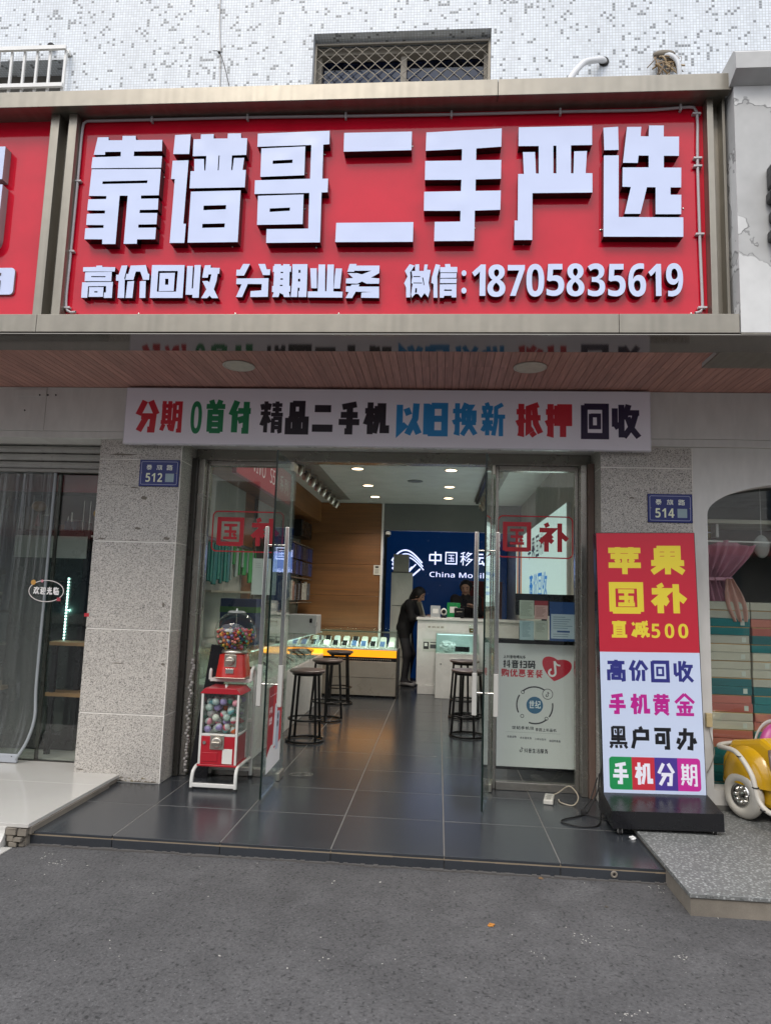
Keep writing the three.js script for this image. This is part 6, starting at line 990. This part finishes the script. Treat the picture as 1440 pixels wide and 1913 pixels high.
// ---------------------------------------------------------------- people: one continuous skin each, meshed from a distance field
function surfaceNets(sdf, lo, hi, cell) {
  const n = [0, 1, 2].map((k) => Math.ceil((hi[k] - lo[k]) / cell) + 1), [nx, ny, nz] = n, f = new Float32Array(nx * ny * nz), id = (x, y, z) => x + nx * (y + ny * z);
  for (let z = 0; z < nz; z++) for (let y = 0; y < ny; y++) for (let x = 0; x < nx; x++) f[id(x, y, z)] = sdf(lo[0] + x * cell, lo[1] + y * cell, lo[2] + z * cell);
  const vi = new Int32Array(nx * ny * nz).fill(-1), P = [], I = [];
  for (let z = 0; z < nz - 1; z++) for (let y = 0; y < ny - 1; y++) for (let x = 0; x < nx - 1; x++) {
    let m = 0; const v = []; for (let k = 0; k < 8; k++) { const q = f[id(x + (k & 1), y + (k >> 1 & 1), z + (k >> 2))]; v.push(q); if (q < 0) m |= 1 << k; }
    if (m === 0 || m === 255) continue;
    let c = 0; const s = [0, 0, 0];
    for (let a = 0; a < 8; a++) for (let b = 0; b < 3; b++) { const e = a | 1 << b; if (e === a || (v[a] < 0) === (v[e] < 0)) continue; const t = v[a] / (v[a] - v[e]), p = [a & 1, a >> 1 & 1, a >> 2]; p[b] += t; s[0] += p[0]; s[1] += p[1]; s[2] += p[2]; c++; }
    vi[id(x, y, z)] = P.length / 3; P.push(lo[0] + (x + s[0] / c) * cell, lo[1] + (y + s[1] / c) * cell, lo[2] + (z + s[2] / c) * cell);
  }
  const quad = (a, b, c, d, flip) => { if (a < 0 || b < 0 || c < 0 || d < 0) return; flip ? I.push(a, c, b, a, d, c) : I.push(a, b, c, a, c, d); };
  for (let z = 1; z < nz - 1; z++) for (let y = 1; y < ny - 1; y++) for (let x = 1; x < nx - 1; x++) {
    const s = f[id(x, y, z)] < 0;
    if (s !== f[id(x + 1, y, z)] < 0) quad(vi[id(x, y - 1, z - 1)], vi[id(x, y, z - 1)], vi[id(x, y, z)], vi[id(x, y - 1, z)], !s);
    if (s !== f[id(x, y + 1, z)] < 0) quad(vi[id(x - 1, y, z - 1)], vi[id(x - 1, y, z)], vi[id(x, y, z)], vi[id(x, y, z - 1)], !s);
    if (s !== f[id(x, y, z + 1)] < 0) quad(vi[id(x - 1, y - 1, z)], vi[id(x, y - 1, z)], vi[id(x, y, z)], vi[id(x - 1, y, z)], !s);
  }
  const g = new THREE.BufferGeometry(); g.setAttribute('position', new THREE.Float32BufferAttribute(P, 3)); g.setIndex(I); g.computeVertexNormals(); return g;
}
const cap = (a, b, ra, rb) => (x, y, z) => { const bx_ = b[0] - a[0], by = b[1] - a[1], bz = b[2] - a[2], t = Math.max(0, Math.min(1, ((x - a[0]) * bx_ + (y - a[1]) * by + (z - a[2]) * bz) / (bx_ * bx_ + by * by + bz * bz))); return Math.hypot(x - a[0] - t * bx_, y - a[1] - t * by, z - a[2] - t * bz) - (ra + (rb - ra) * t); };
const blend = (fs, k) => (x, y, z) => { let d = 9; for (const f of fs) { const e = f(x, y, z), h = Math.max(k - Math.abs(d - e), 0) / k; d = Math.min(d, e) - h * h * k / 4; } return d; };
function tint(g, fn) { const p = g.attributes.position, c = new Float32Array(p.count * 3); for (let i = 0; i < p.count; i++) c.set(fn(p.getX(i), p.getY(i), p.getZ(i)), i * 3); g.setAttribute('color', new THREE.BufferAttribute(c, 3)); g.deleteAttribute('uv'); return g; }
function person(J, pos, turn, label, hairLen, coat, legs) {  // J: joints in the person's own frame, facing +z
  const t = thing('person', label, 'person', pos, turn), { hip, chest, neck, head } = J, mid = (a, b, k) => a.map((q, i) => q + (b[i] - q) * k), skin = [0.42, 0.25, 0.18];
  const body = [cap(hip, mid(hip, chest, 0.5), 0.135, 0.125), cap(mid(hip, chest, 0.5), chest, 0.125, 0.14), cap(chest, neck, 0.12, 0.055), cap(neck, mid(neck, head, 0.6), 0.05, 0.05)];
  for (const s of [0, 1]) { const { sh, el, wr, hp, kn, an, toe } = J.side[s]; body.push(cap(chest, sh, 0.1, 0.068), cap(sh, el, 0.06, 0.048), cap(el, wr, 0.048, 0.034), cap(hp, kn, 0.092, 0.066), cap(kn, an, 0.064, 0.046), cap(an, toe, 0.045, 0.035)); }
  const all = [hip, chest, neck, head, ...J.side.flatMap((q) => Object.values(q))], lo = [0, 1, 2].map((k) => Math.min(...all.map((q) => q[k])) - 0.2), hi = [0, 1, 2].map((k) => Math.max(...all.map((q) => q[k])) + 0.2);
  lo[1] = -0.02; const gs = [tint(flat(surfaceNets(blend(body, 0.05), lo, hi, 0.014)), (x, y, z) => (y > neck[1] + 0.005 && Math.hypot(x - neck[0], z - neck[2]) < 0.09 ? skin : y < 0.06 ? [0.5, 0.5, 0.5] : y < hip[1] - 0.16 ? legs : coat))];
  const f = J.face, hd = [cap([head[0], head[1] + 0.025, head[2]], [head[0], head[1] - 0.015, head[2] + 0.008], 0.082, 0.074), cap([head[0], head[1] - 0.06, head[2] + 0.035], [head[0], head[1] - 0.085, head[2] + 0.045], 0.045, 0.032), cap([head[0], head[1] + 0.005, head[2] + 0.085], [head[0], head[1] - 0.022, head[2] + 0.1], 0.008, 0.013), cap([head[0] - 0.078, head[1] + 0.01, head[2]], [head[0] - 0.08, head[1] - 0.025, head[2]], 0.014, 0.01), cap([head[0] + 0.078, head[1] + 0.01, head[2]], [head[0] + 0.08, head[1] - 0.025, head[2]], 0.014, 0.01)];
  const hg = tint(flat(surfaceNets(blend(hd, 0.03), head.map((q) => q - 0.14), head.map((q) => q + 0.14), 0.005)), (x, y, z) => { const a = x - head[0], b = y - head[1], c = z - head[2]; if (c > 0.05 && Math.hypot(Math.abs(a) - 0.031, (b - 0.004) * 1.7) < 0.012) return [0.03, 0.02, 0.02]; if (c > 0.05 && Math.abs(b - 0.028) < 0.005 && Math.abs(Math.abs(a) - 0.032) < 0.018) return [0.05, 0.035, 0.03]; if (c > 0.05 && Math.abs(b + 0.054) < 0.007 && Math.abs(a) < 0.025) return [0.36, 0.13, 0.11]; return skin; });
  const pitch = new THREE.Matrix4().makeTranslation(...head).multiply(new THREE.Matrix4().makeRotationX(J.nod)).multiply(new THREE.Matrix4().makeTranslation(-head[0], -head[1], -head[2])); hg.applyMatrix4(pitch); gs.push(hg);
  for (const s of [0, 1]) {                               // hands: palm, four bent fingers of different length, thumb from the side
    const { el, wr } = J.side[s], d = V(...wr).sub(V(...el)).normalize(), up = V(0, 1, 0), sd = new THREE.Vector3().crossVectors(d, up).normalize().multiplyScalar(s ? -1 : 1), dn = new THREE.Vector3().crossVectors(sd, d).normalize(); if (dn.y > 0) dn.negate();
    const W = V(...wr), q = (a, b, c) => W.clone().addScaledVector(d, a).addScaledVector(sd, b).addScaledVector(dn, c).toArray(), fs = [cap(q(-0.02, 0, 0), q(0.03, 0, 0), 0.026, 0.024), cap(q(0.03, -0.022, 0), q(0.08, -0.026, 0), 0.015, 0.013), cap(q(0.03, 0.022, 0), q(0.08, 0.026, 0), 0.015, 0.013), cap(q(0.04, 0, 0), q(0.085, 0, 0), 0.017, 0.014)];
    const ln = [0.068, 0.078, 0.072, 0.056]; ln.forEach((l, i) => { const b = -0.032 + i * 0.0215; fs.push(cap(q(0.085, b, 0), q(0.085 + l * 0.5, b * 1.1, 0.008), 0.0095, 0.009), cap(q(0.085 + l * 0.5, b * 1.1, 0.008), q(0.085 + l * 0.9, b * 1.12, 0.032), 0.009, 0.0075)); });
    fs.push(cap(q(0.025, -0.028, 0.004), q(0.06, -0.055, 0.014), 0.0125, 0.0105), cap(q(0.06, -0.055, 0.014), q(0.09, -0.06, 0.026), 0.0105, 0.0085));
    const c0 = q(0.06, 0, 0.01); gs.push(tint(flat(surfaceNets(blend(fs, 0.008), c0.map((v) => v - 0.13), c0.map((v) => v + 0.13), 0.005)), () => skin));
  }
  for (const g of gs) for (const k of Object.keys(g.attributes)) if (!['position', 'normal', 'color'].includes(k)) g.deleteAttribute(k);
  obj('body', mergeGeometries(gs), new THREE.MeshStandardMaterial({ vertexColors: true, roughness: 0.85 }), t);
  const hair = (x, y, z) => { const a = x - head[0], b = y - head[1], c = z - head[2]; const outer = Math.hypot(a, b * 0.95 - 0.018, c + 0.012) - 0.099; const fall = cap([head[0], head[1], head[2] - 0.035], [head[0], head[1] - hairLen, head[2] - 0.05], 0.088, 0.06)(x, y, z); const m = Math.min(outer, fall) + 0.004 * Math.sin(a * 160 + b * 40); return Math.max(m, c - 0.045 - 0.35 * Math.max(0, b - 0.02), -(b + 0.16 + hairLen)); };
  const hm = surfaceNets(hair, head.map((q) => q - 0.32), head.map((q) => q + 0.2), 0.007); hm.applyMatrix4(pitch); obj('hair', hm, std(0x14100f, 0.6), t);
  return t;
}
{
  const sd = (sx, o) => ({ sh: [sx * 0.17, o.sh[0], o.sh[1]], el: [sx * 0.22, o.el[0], o.el[1]], wr: [sx * 0.14, o.wr[0], o.wr[1]], hp: [sx * 0.085, o.hip[0], o.hip[1]], kn: [sx * 0.09, 0.47, 0.03], an: [sx * 0.085, 0.07, -0.02], toe: [sx * 0.095, 0.035, 0.13] });
  const A = { hip: [0, 0.88, -0.05], chest: [0, 1.15, 0.02], neck: [0, 1.3, 0.1], head: [0, 1.385, 0.165], nod: 0.55, side: [-1, 1].map((s) => sd(s, { sh: [1.24, 0.06], el: [1.02, 0.13], wr: [1.06, 0.32], hip: [0.86, -0.05] })) };
  person(A, [0.08, F + 0.0012, -6.98], Math.PI * 0.42, 'person in black clothes bending over the reception desk', 0.12, [0.007, 0.007, 0.008], [0.035, 0.035, 0.04]);
  const Bj = { hip: [0, 0.9, 0], chest: [0, 1.22, 0.02], neck: [0, 1.41, 0.04], head: [0, 1.52, 0.07], nod: 0.35, side: [-1, 1].map((s) => sd(s, { sh: [1.34, 0.03], el: [1.12, 0.08], wr: [1.22, 0.26], hip: [0.88, 0] })) };
  person(Bj, [0.97, F + 0.0012, -7.15], -0.15, 'person in dark clothes looking down at a phone behind the reception desk', 0.03, [0.02, 0.017, 0.018], [0.03, 0.03, 0.034]);
  const ph = thing('held_phone', 'phone held by the person behind the reception desk', 'phone', [0.93, F + 1.285, -6.77], -0.15); const sc = obj('phone_body', rbx(-0.04, 0.04, -0.08, 0.08, -0.005, 0.005, 0.003, 1), M.black, ph); sc.rotation.x = -0.8; obj('phone_screen', bx(-0.036, 0.036, -0.075, 0.075, -0.0065, -0.0055), glow(0x8fa3c0, 0.3), ph).rotation.x = -0.8;
}
// ---------------------------------------------------------------- the building across the street, mirrored in the panes
{
  const b = thing('opposite_building', 'pale building across the street mirrored in the shop windows', 'building', [0, 0, 19]);
  obj('wall', bx(-22, 22, 3.2, 9, 0, 4), M.wallWhite, b); obj('ground_floor', bx(-22, 22, 0.002, 3.199, 0.3, 4), paint(0x8f8d88, 0.8), b); obj('canopy', bx(-22, 22, 3.2, 3.5, -0.9, -0.001), paint(0x9c4a44, 0.7), b);
  for (let k = 0; k < 11; k++) for (let j = 0; j < 2; j++) { const x = -20 + k * 4, y = 4.2 + j * 2.6, w = part('window', b); obj('pane', bx(x, x + 1.7, y, y + 1.4, -0.02, -0.005), phys(0x3a4752, 0.08), w); obj('frame', [bx(x - 0.06, x, y - 0.06, y + 1.46, -0.04, -0.002), bx(x + 1.7, x + 1.76, y - 0.06, y + 1.46, -0.04, -0.002), bx(x, x + 1.7, y + 1.4, y + 1.46, -0.04, -0.002), bx(x, x + 1.7, y - 0.06, y, -0.04, -0.002), bx(x + 0.83, x + 0.87, y, y + 1.4, -0.04, -0.022)], M.white, w); }
  for (let k = 0; k < 9; k++) obj('shop_window', bx(-20 + k * 4.6, -16.4 + k * 4.6, 0.4, 2.8, 0.27, 0.299), phys(0x46525a, 0.1), b);
}
renderer.render(scene, camera);
